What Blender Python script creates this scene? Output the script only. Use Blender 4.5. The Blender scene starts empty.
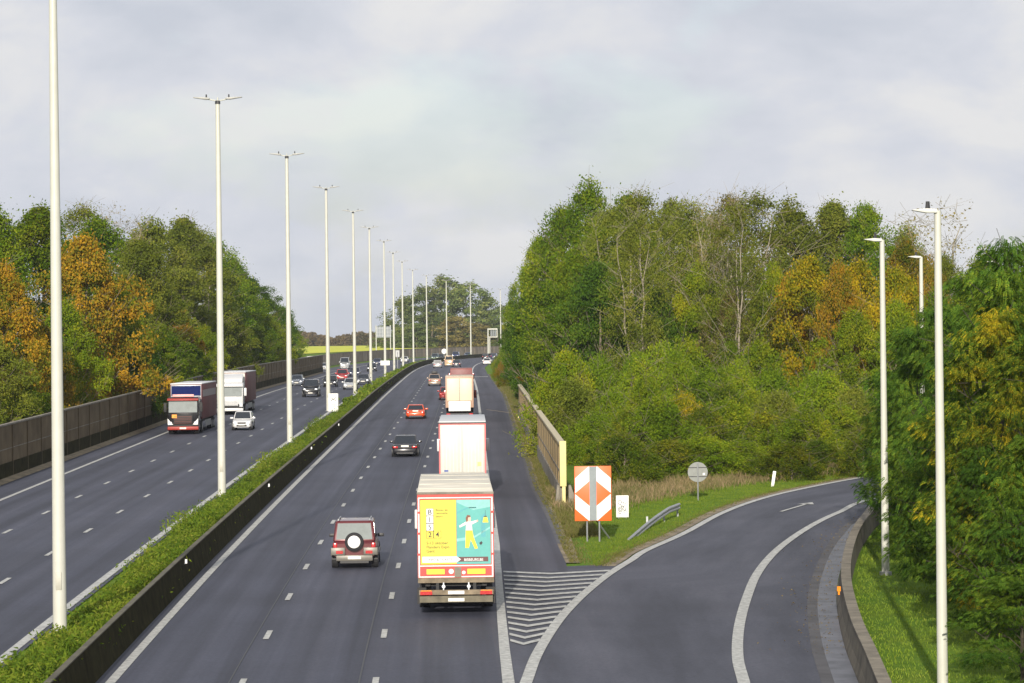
import bpy, bmesh, math, random
import numpy as np
from mathutils import Matrix, Vector
rad = math.radians
random.seed(7)
RNG = np.random.default_rng(11)
S = bpy.context.scene
COL = S.collection

# ------------------------------------------------------------------ camera
FPX, ROLL, TILT, CH = 3000.0, 0.011, 5.5 / 3000, 10.3
Fv = np.array([0, math.cos(TILT), -math.sin(TILT)])
Rv = np.array([math.cos(ROLL), 0, -math.sin(ROLL)])
Uv = np.cross(Rv, Fv); Rv = np.cross(Fv, Uv)
cd = bpy.data.cameras.new('camera'); cam = bpy.data.objects.new('camera', cd); COL.objects.link(cam)
cd.sensor_width = 36; cd.lens = FPX / 1024 * 36; cd.clip_start = 1; cd.clip_end = 12000
cam.matrix_world = Matrix(((Rv[0], Uv[0], -Fv[0], 0), (Rv[1], Uv[1], -Fv[1], 0), (Rv[2], Uv[2], -Fv[2], CH), (0, 0, 0, 1)))
S.camera = cam

# ------------------------------------------------------------------ sky and sun
SUN_EL, SUN_AZ = 18.0, 184.0            # azimuth clockwise from +Y; the sun stands behind the camera, a little to its left
W = bpy.data.worlds.new("World"); S.world = W; W.use_nodes = True
nt = W.node_tree; nt.nodes.clear()
def nd(t, kind, **kw):
    n = t.nodes.new(kind)
    for k, v in kw.items(): setattr(n, k, v)
    return n
out = nd(nt, 'ShaderNodeOutputWorld'); bg1 = nd(nt, 'ShaderNodeBackground'); bg2 = nd(nt, 'ShaderNodeBackground'); mx = nd(nt, 'ShaderNodeMixShader')
sky = nd(nt, 'ShaderNodeTexSky', sky_type='NISHITA'); sky.sun_disc = False; sky.sun_elevation = rad(SUN_EL); sky.sun_rotation = rad(SUN_AZ)
sky.dust_density = 2.0
bg1.inputs[1].default_value = 0.15
nt.links.new(sky.outputs[0], bg1.inputs[0])
tc = nd(nt, 'ShaderNodeTexCoord'); mp = nd(nt, 'ShaderNodeMapping'); mp.inputs['Scale'].default_value = (1, 1, 2.0)
nt.links.new(tc.outputs['Generated'], mp.inputs[0])
def noise(t, vec, scale, detail=5, rough=.55, dist=0):
    n = nd(t, 'ShaderNodeTexNoise'); n.inputs['Scale'].default_value = scale; n.inputs['Detail'].default_value = detail
    n.inputs['Roughness'].default_value = rough; n.inputs['Distortion'].default_value = dist
    if vec is not None: t.links.new(vec, n.inputs['Vector'])
    return n
def ramp(t, fac, stops):
    r = nd(t, 'ShaderNodeValToRGB'); e = r.color_ramp.elements
    while len(e) < len(stops): e.new(.5)
    for i, (p, c) in enumerate(stops):
        e[i].position = p; e[i].color = (*c, 1) if len(c) == 3 else c
    t.links.new(fac, r.inputs[0]); return r
n1 = noise(nt, mp.outputs[0], 11, 7, .55, .15); n2 = noise(nt, mp.outputs[0], 7.5, 7, .55, .1)
r1 = ramp(nt, n1.outputs[0], [(.36, (.52, .55, .615)), (.5, (.60, .62, .675)), (.62, (.70, .70, .705))])
r2 = ramp(nt, n2.outputs[0], [(.36, (.68, .68, .68)), (.46, (1, 1, 1))])
nt.links.new(r1.outputs[0], bg2.inputs[0]); bg2.inputs[1].default_value = 1.0
nt.links.new(r2.outputs[0], mx.inputs[0]); nt.links.new(bg1.outputs[0], mx.inputs[1]); nt.links.new(bg2.outputs[0], mx.inputs[2])
nt.links.new(mx.outputs[0], out.inputs[0])
sd = bpy.data.lights.new('sun', 'SUN'); sun = bpy.data.objects.new('sun', sd); COL.objects.link(sun)
sd.energy = 4.9; sd.angle = rad(.6); sd.color = (1, .92, .80)
sdir = Vector((math.sin(rad(SUN_AZ)) * math.cos(rad(SUN_EL)), math.cos(rad(SUN_AZ)) * math.cos(rad(SUN_EL)), math.sin(rad(SUN_EL))))
sun.rotation_euler = sdir.to_track_quat('Z', 'Y').to_euler(); sun.location = sdir * 300
S.view_settings.view_transform = 'Standard'; S.view_settings.look = 'None'; S.view_settings.exposure = 0.2; S.view_settings.gamma = 1
S.cycles.max_bounces = 6; S.cycles.transparent_max_bounces = 8; S.cycles.diffuse_bounces = 3

# ------------------------------------------------------------------ lie of the land
KY = np.arange(-200, 6001, 10.0)
_p = np.interp(KY, [-200, 0, 300, 361, 426, 491, 556, 686, 900, 6000], [-1.93, 0, 2.9, 3.38, 3.6, 3.73, 3.82, 3.98, 4.1, 4.1])
KZ = _p.copy(); KZ[45:-5] = np.convolve(_p, np.ones(5) / 5, 'same')[45:-5]
def P(y): return np.interp(y, KY, KZ)
_l = np.interp(KY, [-200, 300, 500, 6000], [.4, .4, 0.0, 0.0])
def LIFT(y): return np.interp(y, KY, _l)
_D = [93, 160, 224, 291, 357, 426, 491, 556, 621, 686, 751, 816, 880, 945]
_PX = [(60, 633), (222, 495), (290, 448), (328.6, 420), (355, 394), (371, 385), (385.3, 377.5), (394.3, 372.2), (403.2, 368.7), (413.6, 364), (427.2, 362.3), (447, 358), (471, 358), (501, 357)]
def ray(px, py): return Fv * FPX + Rv * (px - 512) + Uv * (341.5 - py)
def at(px, py, D):                                     # the point the pixel shows at distance D
    v = ray(px, py); t = D / v[1]; return np.array([v[0] * t, D, CH + v[2] * t])
_X = [at(px, py, D)[0] for D, (px, py) in zip(_D, _PX)]
_MX = dict(zip(_D, _X))
_FD = [83, 94, 105, 124, 145, 166, 200, 236, 287] + _D[4:]
_FX = [-14.82, -15.02, -15.23, -15.5, -15.9, -16.26, -16.7, -17.12, -17.8] + _X[4:]
_C = np.polyfit(_FD, _FX, 5)
def _m(y): return np.polyval(_C, y)
_s0 = (_m(71) - _m(70)); _s1 = (_m(1000) - _m(999))
def M(y):                                              # x of the line of lamp masts down the median
    y = np.asarray(y, float)
    return np.where(y < 70, _m(70) + _s0 * (y - 70), np.where(y > 1000, _m(1000) + _s1 * (np.minimum(y, 1500) - 1000), _m(np.clip(y, 70, 1000))))
def heading(y):
    return math.atan2(float(M(y + 2) - M(y - 2)), 4.0)  # clockwise from +Y
def gz(x, y):
    off = x - float(M(y)); return float(P(y)) + (float(LIFT(y)) if off < 2.8 else 0.0)
def gp(px, py, left=False):                            # pixel -> point on the road surface
    v = ray(px, py); lo, hi = 20.0, 1600.0
    f = lambda D: CH + v[2] * D / v[1] - (float(P(D)) + (float(LIFT(D)) if left else 0))
    for _ in range(60):
        mid = (lo + hi) / 2
        if f(mid) > 0: lo = mid
        else: hi = mid
    D = (lo + hi) / 2; return Vector((v[0] * D / v[1], D, CH + v[2] * D / v[1]))

# ------------------------------------------------------------------ materials
MATS = {}
def mat(name, col, rough=.6, metal=0, var=.12, scale=3.0, coat=0, emit=None, spec=None, bump=0, bscale=20):
    if name in MATS: return MATS[name]
    m = bpy.data.materials.new(name); m.use_nodes = True; t = m.node_tree; b = t.nodes['Principled BSDF']
    b.inputs['Roughness'].default_value = rough; b.inputs['Metallic'].default_value = metal
    if spec is not None: b.inputs['Specular IOR Level'].default_value = spec
    if coat: b.inputs['Coat Weight'].default_value = coat; b.inputs['Coat Roughness'].default_value = .06
    c = nd(t, 'ShaderNodeTexCoord'); n = noise(t, c.outputs['Object'], scale, 6, .65)
    r = ramp(t, n.outputs[0], [(.3, tuple(v * (1 - var) for v in col)), (.7, tuple(min(1, v * (1 + var)) for v in col))])
    t.links.new(r.outputs[0], b.inputs['Base Color'])
    if bump:
        nb = noise(t, c.outputs['Object'], bscale, 4, .6); bp = nd(t, 'ShaderNodeBump'); bp.inputs['Strength'].default_value = bump
        t.links.new(nb.outputs[0], bp.inputs['Height']); t.links.new(bp.outputs[0], b.inputs['Normal'])
    MATS[name] = m; return m
def asphalt(name, base, streak=True):
    m = bpy.data.materials.new(name); m.use_nodes = True; t = m.node_tree; b = t.nodes['Principled BSDF']
    g = nd(t, 'ShaderNodeNewGeometry'); uv = nd(t, 'ShaderNodeUVMap')
    fine = noise(t, g.outputs['Position'], 9, 4, .8); big = noise(t, g.outputs['Position'], .12, 4, .6)
    mpn = nd(t, 'ShaderNodeMapping'); mpn.inputs['Scale'].default_value = (1.15, .012, 1) if streak else (.6, .05, 1)
    t.links.new(uv.outputs[0], mpn.inputs[0]); st = noise(t, mpn.outputs[0], 1.0, 4, .6)
    def mul(a, bb):
        x = nd(t, 'ShaderNodeMix', data_type='RGBA', blend_type='MULTIPLY'); x.inputs[0].default_value = 1
        t.links.new(a, x.inputs[6]); t.links.new(bb, x.inputs[7]); return x.outputs[2]
    a = ramp(t, fine.outputs[0], [(.3, tuple(v * .72 for v in base)), (.7, tuple(v * 1.28 for v in base))])
    c2 = ramp(t, big.outputs[0], [(.35, (.86, .86, .86)), (.65, (1.1, 1.1, 1.1))])
    c3 = ramp(t, st.outputs[0], [(.35, (.66, .66, .68)), (.5, (.95, .95, .95)), (.65, (1.25, 1.22, 1.18))])
    sx = nd(t, 'ShaderNodeSeparateXYZ'); t.links.new(uv.outputs[0], sx.inputs[0]); ma = nd(t, 'ShaderNodeMath', operation='MULTIPLY'); ma.inputs[1].default_value = 2 * math.pi / 1.84
    t.links.new(sx.outputs[0], ma.inputs[0]); si = nd(t, 'ShaderNodeMath', operation='SINE'); t.links.new(ma.outputs[0], si.inputs[0])
    mr = nd(t, 'ShaderNodeMapRange'); mr.inputs['From Min'].default_value = -1; mr.inputs['To Min'].default_value = .88 if streak else .99; mr.inputs['To Max'].default_value = 1.10 if streak else 1.01; t.links.new(si.outputs[0], mr.inputs['Value'])
    sp = noise(t, g.outputs['Position'], 1.7, 3, .7); c4 = ramp(t, sp.outputs[0], [(.22, (.78, .78, .78)), (.34, (1, 1, 1)), (.72, (1, 1, 1)), (.82, (1.2, 1.2, 1.2))])
    t.links.new(mul(mul(mul(mul(a.outputs[0], c2.outputs[0]), c3.outputs[0]), mr.outputs[0]), c4.outputs[0]), b.inputs['Base Color'])
    b.inputs['Roughness'].default_value = .72; b.inputs['Specular IOR Level'].default_value = .35
    bp = nd(t, 'ShaderNodeBump'); bp.inputs['Strength'].default_value = .25; bp.inputs['Distance'].default_value = .01
    t.links.new(fine.outputs[0], bp.inputs['Height']); t.links.new(bp.outputs[0], b.inputs['Normal'])
    MATS[name] = m; return m
def leafmat(name, cols, patch=.35, transl=.33):
    """cols: 4 leaf colours; each leaf takes one at random, patches of the crown lean to one end"""
    m = bpy.data.materials.new(name); m.use_nodes = True; t = m.node_tree; t.nodes.clear()
    o = nd(t, 'ShaderNodeOutputMaterial'); g = nd(t, 'ShaderNodeNewGeometry'); oi = nd(t, 'ShaderNodeObjectInfo')
    pn = noise(t, g.outputs['Position'], patch, 3, .6)
    a = nd(t, 'ShaderNodeMath', operation='MULTIPLY'); a.inputs[1].default_value = .45; t.links.new(g.outputs['Random Per Island'], a.inputs[0])
    mr = nd(t, 'ShaderNodeMapRange'); mr.inputs['From Min'].default_value = .32; mr.inputs['From Max'].default_value = .68
    mr.inputs['To Max'].default_value = .55; t.links.new(pn.outputs[0], mr.inputs['Value'])
    s = nd(t, 'ShaderNodeMath', operation='ADD'); t.links.new(a.outputs[0], s.inputs[0]); t.links.new(mr.outputs[0], s.inputs[1])
    n = len(cols); r = ramp(t, s.outputs[0], [((i + .5) / n, c) for i, c in enumerate(cols)])
    hs = nd(t, 'ShaderNodeHueSaturation'); t.links.new(r.outputs[0], hs.inputs['Color'])
    vr = nd(t, 'ShaderNodeMapRange'); vr.inputs['To Min'].default_value = .78; vr.inputs['To Max'].default_value = 1.22
    t.links.new(oi.outputs['Random'], vr.inputs['Value']); t.links.new(vr.outputs[0], hs.inputs['Value'])
    d = nd(t, 'ShaderNodeBsdfDiffuse'); tr = nd(t, 'ShaderNodeBsdfTranslucent'); mm = nd(t, 'ShaderNodeMixShader'); mm.inputs[0].default_value = transl
    t.links.new(hs.outputs[0], d.inputs[0]); t.links.new(hs.outputs[0], tr.inputs[0]); t.links.new(d.outputs[0], mm.inputs[1]); t.links.new(tr.outputs[0], mm.inputs[2])
    t.links.new(mm.outputs[0], o.inputs[0]); MATS[name] = m; return m

ASPH = asphalt('asphalt', (.053, .057, .082)); ASPH2 = asphalt('asphalt_slip', (.063, .066, .088), False); ASPH3 = asphalt('asphalt_shoulder', (.053, .053, .073))
PAINT = mat('road_paint', (.42, .42, .395), .7, var=.42, scale=5.5)
CONC = mat('concrete_weathered', (.20, .18, .145), .9, var=.4, scale=1.2, bump=.3)
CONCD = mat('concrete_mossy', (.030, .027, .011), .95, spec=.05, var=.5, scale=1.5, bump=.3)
MASTP = mat('mast_paint', (.50, .50, .44), .45, var=.05, scale=2)
GALV = mat('galvanised_steel', (.34, .35, .36), .45, .5, .15)
DKMET = mat('dark_metal', (.03, .03, .032), .5, .2)
WHITE = mat('white_plastic', (.74, .74, .72), .4, var=.04)
TYRE = mat('tyre_rubber', (.018, .018, .02), .85)
RIM = mat('wheel_rim', (.45, .46, .48), .35, .6)
SCREEN = mat('windscreen_glass', (.15, .175, .175), .5, 0, .15, spec=.35)  # pale grey base colour stands in for bright sky reflected in the glass
GLASS = mat('tinted_glass', (.012, .016, .022), .06, 0, .05, spec=.8)
REDL = mat('red_lamp', (.42, .01, .012), .2, coat=.5)
AMBER = mat('amber_lamp', (.75, .25, .02), .2, coat=.5)
LAMPW = mat('clear_lamp', (.75, .77, .80), .15, .2, coat=.5)
PLATE = mat('number_plate', (.72, .70, .62), .5, var=.03)
BARK = mat('bark', (.17, .14, .10), .95, var=.4, scale=4)
BARKP = mat('pale_bark', (.27, .235, .17), .9, var=.3, scale=4)

# ------------------------------------------------------------------ mesh helpers
class MB:
    def __init__(s): s.v = []; s.f = []; s.uv = None
    def add(s, vs, fs):
        b = len(s.v); s.v += [tuple(v) for v in vs]; s.f += [tuple(b + i for i in f) for f in fs]; return s
    def box(s, x0, x1, y0, y1, z0, z1):
        return s.add([(x0, y0, z0), (x1, y0, z0), (x1, y1, z0), (x0, y1, z0), (x0, y0, z1), (x1, y0, z1), (x1, y1, z1), (x0, y1, z1)],
                     [(3, 2, 1, 0), (4, 5, 6, 7), (0, 1, 5, 4), (1, 2, 6, 5), (2, 3, 7, 6), (3, 0, 4, 7)])
    def cone(s, a, b, ra, rb, n=10, cap=True):
        a = Vector(a); b = Vector(b); d = (b - a).normalized(); u = d.orthogonal().normalized(); w = d.cross(u)
        vs = [a + (u * math.cos(t) + w * math.sin(t)) * ra for t in [2 * math.pi * i / n for i in range(n)]] + \
             [b + (u * math.cos(t) + w * math.sin(t)) * rb for t in [2 * math.pi * i / n for i in range(n)]]
        fs = [(i, (i + 1) % n, n + (i + 1) % n, n + i) for i in range(n)]
        if cap: fs += [tuple(range(n))[::-1], tuple(range(n, 2 * n))]
        return s.add(vs, fs)
    def prism(s, pts, z0, z1, plane='xy'):
        n = len(pts)
        def q(p, h): return (p[0], p[1], h) if plane == 'xy' else ((p[0], h, p[1]) if plane == 'xz' else (h, p[0], p[1]))
        return s.add([q(p, z0) for p in pts] + [q(p, z1) for p in pts], [tuple(range(n))[::-1], tuple(range(n, 2 * n))] + [(i, (i + 1) % n, n + (i + 1) % n, n + i) for i in range(n)])
    def build(s, name, m, parent=None, bevel=0, smooth=False, seg=2, loc=None):
        me = bpy.data.meshes.new(name); me.from_pydata(s.v, [], s.f); me.materials.append(m)
        if bevel or True:
            bm = bmesh.new(); bm.from_mesh(me); bmesh.ops.recalc_face_normals(bm, faces=bm.faces)
            if bevel:
                es = [e for e in bm.edges if len(e.link_faces) == 2 and e.calc_face_angle(0) > .35]
                bmesh.ops.bevel(bm, geom=es, offset=bevel, segments=seg, affect='EDGES', profile=.5, clamp_overlap=True)
            bm.to_mesh(me); bm.free()
        if smooth or bevel:
            for p in me.polygons: p.use_smooth = True
            try: me.set_sharp_from_angle(angle=rad(38))
            except Exception: pass
        o = bpy.data.objects.new(name, me); COL.objects.link(o)
        if parent: o.parent = parent
        if loc is not None: o.location = loc
        return o
def tag(o, label=None, cat=None, group=None, kind=None):
    if label: o['label'] = label
    if cat: o['category'] = cat
    if group: o['group'] = group
    if kind: o['kind'] = kind
    return o
def empty(name, loc=(0, 0, 0), rz=0):
    o = bpy.data.objects.new(name, None); COL.objects.link(o); o.location = loc; o.rotation_euler = (0, 0, rz); o.empty_display_size = .2; return o
def copy_tree(o, parent=None):
    c = o.copy(); COL.objects.link(c); c.parent = parent
    for ch in list(o.children): copy_tree(ch, c)
    return c
def text(s, size, loc, rot, m, parent, name='lettering', align='LEFT'):
    c = bpy.data.curves.new(name, 'FONT'); c.body = s; c.size = size; c.align_x = align; c.materials.append(m); c.extrude = .0015; c.offset = size * .012
    q = bpy.data.objects.new(name, c); COL.objects.link(q); bpy.context.view_layer.update(); me = bpy.data.meshes.new_from_object(q.evaluated_get(bpy.context.evaluated_depsgraph_get())); bpy.data.objects.remove(q)
    o = bpy.data.objects.new(name, me); COL.objects.link(o); o.location = loc; o.rotation_euler = rot; o.parent = parent; return o
def npmesh(name, V, Fq, m, parent=None, uv=None):
    """numpy mesh of quads"""
    me = bpy.data.meshes.new(name); nv, nf = len(V), len(Fq)
    me.vertices.add(nv); me.vertices.foreach_set('co', np.asarray(V, np.float32).ravel())
    me.loops.add(nf * 4); me.loops.foreach_set('vertex_index', np.asarray(Fq, np.int32).ravel())
    me.polygons.add(nf); me.polygons.foreach_set('loop_start', np.arange(0, nf * 4, 4, dtype=np.int32))
    try: me.polygons.foreach_set('loop_total', np.full(nf, 4, np.int32))
    except Exception: pass
    if m: me.materials.append(m)
    me.update(calc_edges=True)
    if uv is not None:
        l = me.uv_layers.new(name='UVMap'); l.data.foreach_set('uv', np.asarray(uv, np.float32)[np.asarray(Fq).ravel()].ravel())
    if parent == 'mesh': return me
    o = bpy.data.objects.new(name, me); COL.objects.link(o)
    if parent: o.parent = parent
    return o

# ------------------------------------------------------------------ ribbons along the motorway
def rows(D0, D1, step=10.0):
    a = [D0] + [y for y in KY if D0 + .01 < y < D1 - .01] + [D1]
    if D1 - D0 > 40 and step < 10: a = sorted(set(a) | set(np.arange(D0, D1, step)))
    return np.array(a)
def ribbon(name, o0, o1, D0, D1, lift, m, left=False, nx=1, kind='structure', build=True, uv=True):
    ys = rows(D0, D1); f0 = o0 if callable(o0) else (lambda y: o0); f1 = o1 if callable(o1) else (lambda y: o1)
    V = []; U = []
    for y in ys:
        for i in range(nx + 1):
            o = f0(y) + (f1(y) - f0(y)) * i / nx
            V.append((float(M(y)) + o, y, float(P(y)) + (float(LIFT(y)) if left else 0) + lift)); U.append((o, y))
    F = [(r * (nx + 1) + i, r * (nx + 1) + i + 1, (r + 1) * (nx + 1) + i + 1, (r + 1) * (nx + 1) + i) for r in range(len(ys) - 1) for i in range(nx)]
    if not build: return V, F
    o = npmesh(name, V, F, m, uv=U); tag(o, kind=kind); return o
def wallribbon(prof, D0, D1, left=False, step=10.0, off=0.0):
    """extrude a closed profile [(offset, z)] along the motorway"""
    ys = rows(D0, D1); V = []; F = []; n = len(prof); off_f = off if callable(off) else (lambda y: off)
    for y in ys:
        for (o, z) in prof: V.append((float(M(y)) + o + off_f(y), y, float(P(y)) + (float(LIFT(y)) if left else 0) + z))
    for r in range(len(ys) - 1):
        for i in range(n): F.append((r * n + i, r * n + (i + 1) % n, (r + 1) * n + (i + 1) % n, (r + 1) * n + i))
    F += [tuple(range(n))[::-1], tuple((len(ys) - 1) * n + i for i in range(n))]
    b = MB(); b.v = V; b.f = F; return b
def smooth_line(pts, n=8, closed=False):
    """Catmull-Rom through points"""
    pts = [np.array(p[:2], float) for p in pts]; q = [2 * pts[0] - pts[1]] + pts + [2 * pts[-1] - pts[-2]]; o = []
    for i in range(1, len(q) - 2):
        for k in range(n):
            t = k / n; a, b, c, d = q[i - 1], q[i], q[i + 1], q[i + 2]
            o.append(.5 * ((2 * b) + (-a + c) * t + (2 * a - 5 * b + 4 * c - d) * t * t + (-a + 3 * b - 3 * c + d) * t ** 3))
    o.append(pts[-1]); return o
def normals2(L):
    N = []
    for i in range(len(L)):
        d = L[min(i + 1, len(L) - 1)] - L[max(i - 1, 0)]; d = d / np.linalg.norm(d); N.append(np.array([d[1], -d[0]]))
    return N
def band(L, o0, o1, lift, b=None):
    """flat strip beside a 2-D line on the near plane (right of the travel direction is positive)"""
    b = b or MB(); N = normals2(L); V = []
    w0 = o0 if callable(o0) else (lambda t: o0); w1 = o1 if callable(o1) else (lambda t: o1)
    for i, (p, n) in enumerate(zip(L, N)):
        t = i / (len(L) - 1)
        for o in (w0(t), w1(t)):
            q = p + n * o; V.append((q[0], q[1], float(P(q[1])) + lift))
    b.add(V, [(2 * i, 2 * i + 1, 2 * i + 3, 2 * i + 2) for i in range(len(L) - 1)]); return b
def sweep(L, prof, m, name, parent=None):
    N = normals2(L); V = []; n = len(prof)
    for p, nn in zip(L, N):
        for (o, z) in prof:
            q = p + nn * o; V.append((q[0], q[1], float(P(q[1])) + z))
    b = MB(); F = [(r * n + i, r * n + (i + 1) % n, (r + 1) * n + (i + 1) % n, (r + 1) * n + i) for r in range(len(L) - 1) for i in range(n)]
    F += [tuple(range(n))[::-1], tuple((len(L) - 1) * n + i for i in range(n))]
    b.add(V, F); return b.build(name, m, parent)

# ---- ground sheet
offs = [-5000, -2500, -1200, -600, -300, -150, -90, -60, -45, -35, -28, -22, -17.5, -14, -10, -5, 0, 2.72, 2.95, 6, 10, 14, 18, 20, 24, 30, 40, 55, 75, 100, 150, 300, 600, 1200, 2500, 5000]
ys = [y for y in KY if -60 <= y <= 1200] + list(range(1300, 6001, 100))
V = []
for y in ys:
    for o in offs:
        z = float(P(y)) - .04
        if o < 2.8: z += float(LIFT(y))
        if o < -17:
            k = min(1, max(0, (-o - 17) / 14)); far = min(1, max(0, (y - 480) / 220))
            z += k * (1.1 * (1 - far) + far * (6.2 - 4.0))
        V.append((float(M(y)) + o, y, z))
n = len(offs); F = [(r * n + i, r * n + i + 1, (r + 1) * n + i + 1, (r + 1) * n + i) for r in range(len(ys) - 1) for i in range(n - 1)]
gm = bpy.data.materials.new('grass_ground'); gm.use_nodes = True; t = gm.node_tree; b = t.nodes['Principled BSDF']; b.inputs['Roughness'].default_value = .95; b.inputs['Specular IOR Level'].default_value = .1
g = nd(t, 'ShaderNodeNewGeometry'); na = noise(t, g.outputs['Position'], 1.6, 8, .75); nb = noise(t, g.outputs['Position'], .16, 4, .6)
ra = ramp(t, na.outputs[0], [(.28, (.070, .125, .014)), (.5, (.10, .185, .018)), (.72, (.15, .22, .03))])
rb = ramp(t, nb.outputs[0], [(.35, (.85, .95, .8)), (.6, (1.15, 1.0, .9))])
x = nd(t, 'ShaderNodeMix', data_type='RGBA', blend_type='MULTIPLY'); x.inputs[0].default_value = 1
t.links.new(ra.outputs[0], x.inputs[6]); t.links.new(rb.outputs[0], x.inputs[7]); t.links.new(x.outputs[2], b.inputs['Base Color'])
bp = nd(t, 'ShaderNodeBump'); bp.inputs['Strength'].default_value = .6; bp.inputs['Distance'].default_value = .08; t.links.new(na.outputs[0], bp.inputs['Height']); t.links.new(bp.outputs[0], b.inputs['Normal'])
MATS['grass_ground'] = gm
tag(npmesh('ground', V, F, gm), kind='structure')
# yellow-green field beyond the left wall
fieldm = mat('mustard_field', (.52, .54, .02), .95, var=.15, scale=.02)
V = []; yy = [y for y in range(720, 1501, 20)]
for y in yy:
    for o in (-420, -34): V.append((float(M(y)) + o, y, 6.28))
tag(npmesh('field', V, [(2 * i, 2 * i + 1, 2 * i + 3, 2 * i + 2) for i in range(len(yy) - 1)], fieldm), kind='structure')

# ---- carriageways
tag(ribbon('motorway_outbound', 2.9, lambda y: 17.0 if y > 125 else 14.6, 20, 1250, .0, ASPH, nx=6), kind='structure')
ribbon('motorway_inbound', lambda y: -13.3 if y < 540 else -17.5, .45, 20, 1250, .0, ASPH, left=True, nx=6)
# ---- slip road, traced on the ground plane
SL = smooth_line([gp(*p) for p in [(520, 683), (532, 653.7), (552, 623), (570, 603), (588, 587), (606, 573.5), (627.7, 560), (641.6, 557 - 6), (679.7, 534), (717.8, 513.8), (755.8, 499.8), (800, 489), (870, 476)]] + [(31, 196), (47, 209), (75, 217), (110, 221)])
d0 = SL[1] - SL[0]; SL = [SL[0] - d0 / np.linalg.norm(d0) * k for k in (60, 30, 12)] + SL
SR = smooth_line([gp(*p) for p in [(743.8, 683), (737.8, 658), (739, 628.6), (746.7, 598.9), (758.6, 572), (779.4, 548.4), (809, 527.5), (839, 512.7), (880.5, 497.8)]] + [(29, 173), (45, 184), (75, 192), (110, 196)])
d0 = SR[1] - SR[0]; SR = [SR[0] - np.array([.05, 1]) * k for k in (60, 30, 12)] + SR
BR = smooth_line([gp(*p) for p in [(856.7, 683), (844, 650), (837, 620), (835, 597), (838, 575), (846, 552), (857, 535), (872, 521)]] + [(19.6, 148), (26, 160), (36, 171), (50, 179), (75, 185), (110, 188)])
d0 = BR[1] - BR[0]; BR = [BR[0] - np.array([.07, 1]) * k for k in (60, 30, 12)] + BR
def resample(L, n):
    L = np.array(L); s = np.concatenate([[0], np.cumsum(np.linalg.norm(np.diff(L, axis=0), axis=1))]); t = np.linspace(0, s[-1], n)
    return np.stack([np.interp(t, s, L[:, 0]), np.interp(t, s, L[:, 1])], 1)
A, B = resample(SL, 120), resample(BR, 120)
# the left edge of the slip surface: reaches back to the motorway lane line before the island's tip
V = []; U = []
for i in range(120):
    a = A[i]
    if a[1] < 119.5: a = np.array([float(M(a[1])) + 14.3, a[1]])
    for k in range(9):
        q = a + (B[i] - a) * k / 8; V.append((q[0], q[1], float(P(q[1])) + .004)); U.append((k, i * 2.0))
tag(npmesh('slip_road', V, [(r * 9 + i, r * 9 + i + 1, (r + 1) * 9 + i + 1, (r + 1) * 9 + i) for r in range(119) for i in range(8)], ASPH2, uv=U), kind='structure')
# hard shoulder between lane line and verge: its right edge traced
SE = smooth_line([gp(*p) for p in [(566, 563), (556, 541), (545.6, 515), (531, 486.6), (523, 460), (514.5, 437), (507.6, 414), (501.5, 395)]] + [(float(M(y)) + 17.2, y) for y in (400, 460, 540, 650, 800, 1000, 1200)])
se_x = lambda y: float(np.interp(y, [p[1] for p in SE], [p[0] for p in SE]))
V = []; U = []; yy = rows(116.5, 1200)
for y in yy:
    for k in range(3):
        xx = (float(M(y)) + 14.35) * (1 - k / 2) + se_x(y) * k / 2; V.append((xx, y, float(P(y)) + .008)); U.append((k * 1.3, y))
tag(npmesh('hard_shoulder', V, [(r * 3 + i, r * 3 + i + 1, (r + 1) * 3 + i + 1, (r + 1) * 3 + i) for r in range(len(yy) - 1) for i in range(2)], ASPH3, uv=U), kind='structure')
# gutters and dirty verges
GUT = mat('concrete_gutter', (.080, .078, .084), .85, var=.35, scale=.7)
DIRT = mat('verge_dirt', (.20, .16, .10), .95, var=.5, scale=1.3, bump=.4)
SEL = [np.array(p) for p in SE if p[1] < 520]
band([p for p in SEL if p[1] > 130], 0, .4, .016).build('gutter', GUT).__setitem__('kind', 'structure')
band([p for p in SEL if 119 < p[1] < 480], .0, lambda t: .55 + .35 * min(1, t * 4), .004).build('verge', DIRT).__setitem__('kind', 'structure')
SLI = [p for p in SL if p[1] > 118]
band(SLI, lambda t: -.62, -.1, .012).build('verge', DIRT).__setitem__('kind', 'structure')
GUT2 = mat('wet_gutter', (.085, .085, .10), .45, var=.55, scale=.9)
band(BR, -.95, -.6, .010).build('gutter', GUT).__setitem__('kind', 'structure')
band(BR, -.6, .05, .014).build('gutter', GUT2).__setitem__('kind', 'structure')

RLO = lambda y: float(np.interp(y, [82, 100, 130, 150, 200, 310], [14.52, 14.68, 14.94, 14.96, 14.85, 14.6]))
# ---- painted markings: one sheet of paint
pm = MB()
def prib(o0, o1, D0, D1, left=False, lift=.02):
    v, f = ribbon('', o0, o1, D0, D1, lift, None, left=left, build=False); pm.add(v, f)
prib(3.38, 3.66, 20, 1200)                             # left edge line
prib(lambda y: RLO(y) - .13 - max(0, 118 - y) * .001, lambda y: RLO(y) + .13 + max(0, 118 - y) * .001, 20, 1200)
for k in range(-6, 62):
    D = 107.4 + 12.5 * k
    for o in (7.2, 10.88): prib(o - .09, o + .09, D - 1.25, D + 1.25)
prib(0.0, .30, 20, 1200, True)
prib(-11.05, -10.8, 20, 1200, True)
for k in range(-6, 62):
    D = 110.5 + 12.5 * k
    for o in (-3.45, -7.1): prib(o - .09, o + .09, D - 1.25, D + 1.25, True)
prib(14.6, 17.0, 486, 489.5)                            # end of the shoulder: a band of pale concrete
prib(-16.5, -12.0, 585, 588, True)
band(SL, 0.0, lambda t: .34, .03, pm)
band(SR, -.17, .17, .03, pm)
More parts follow.
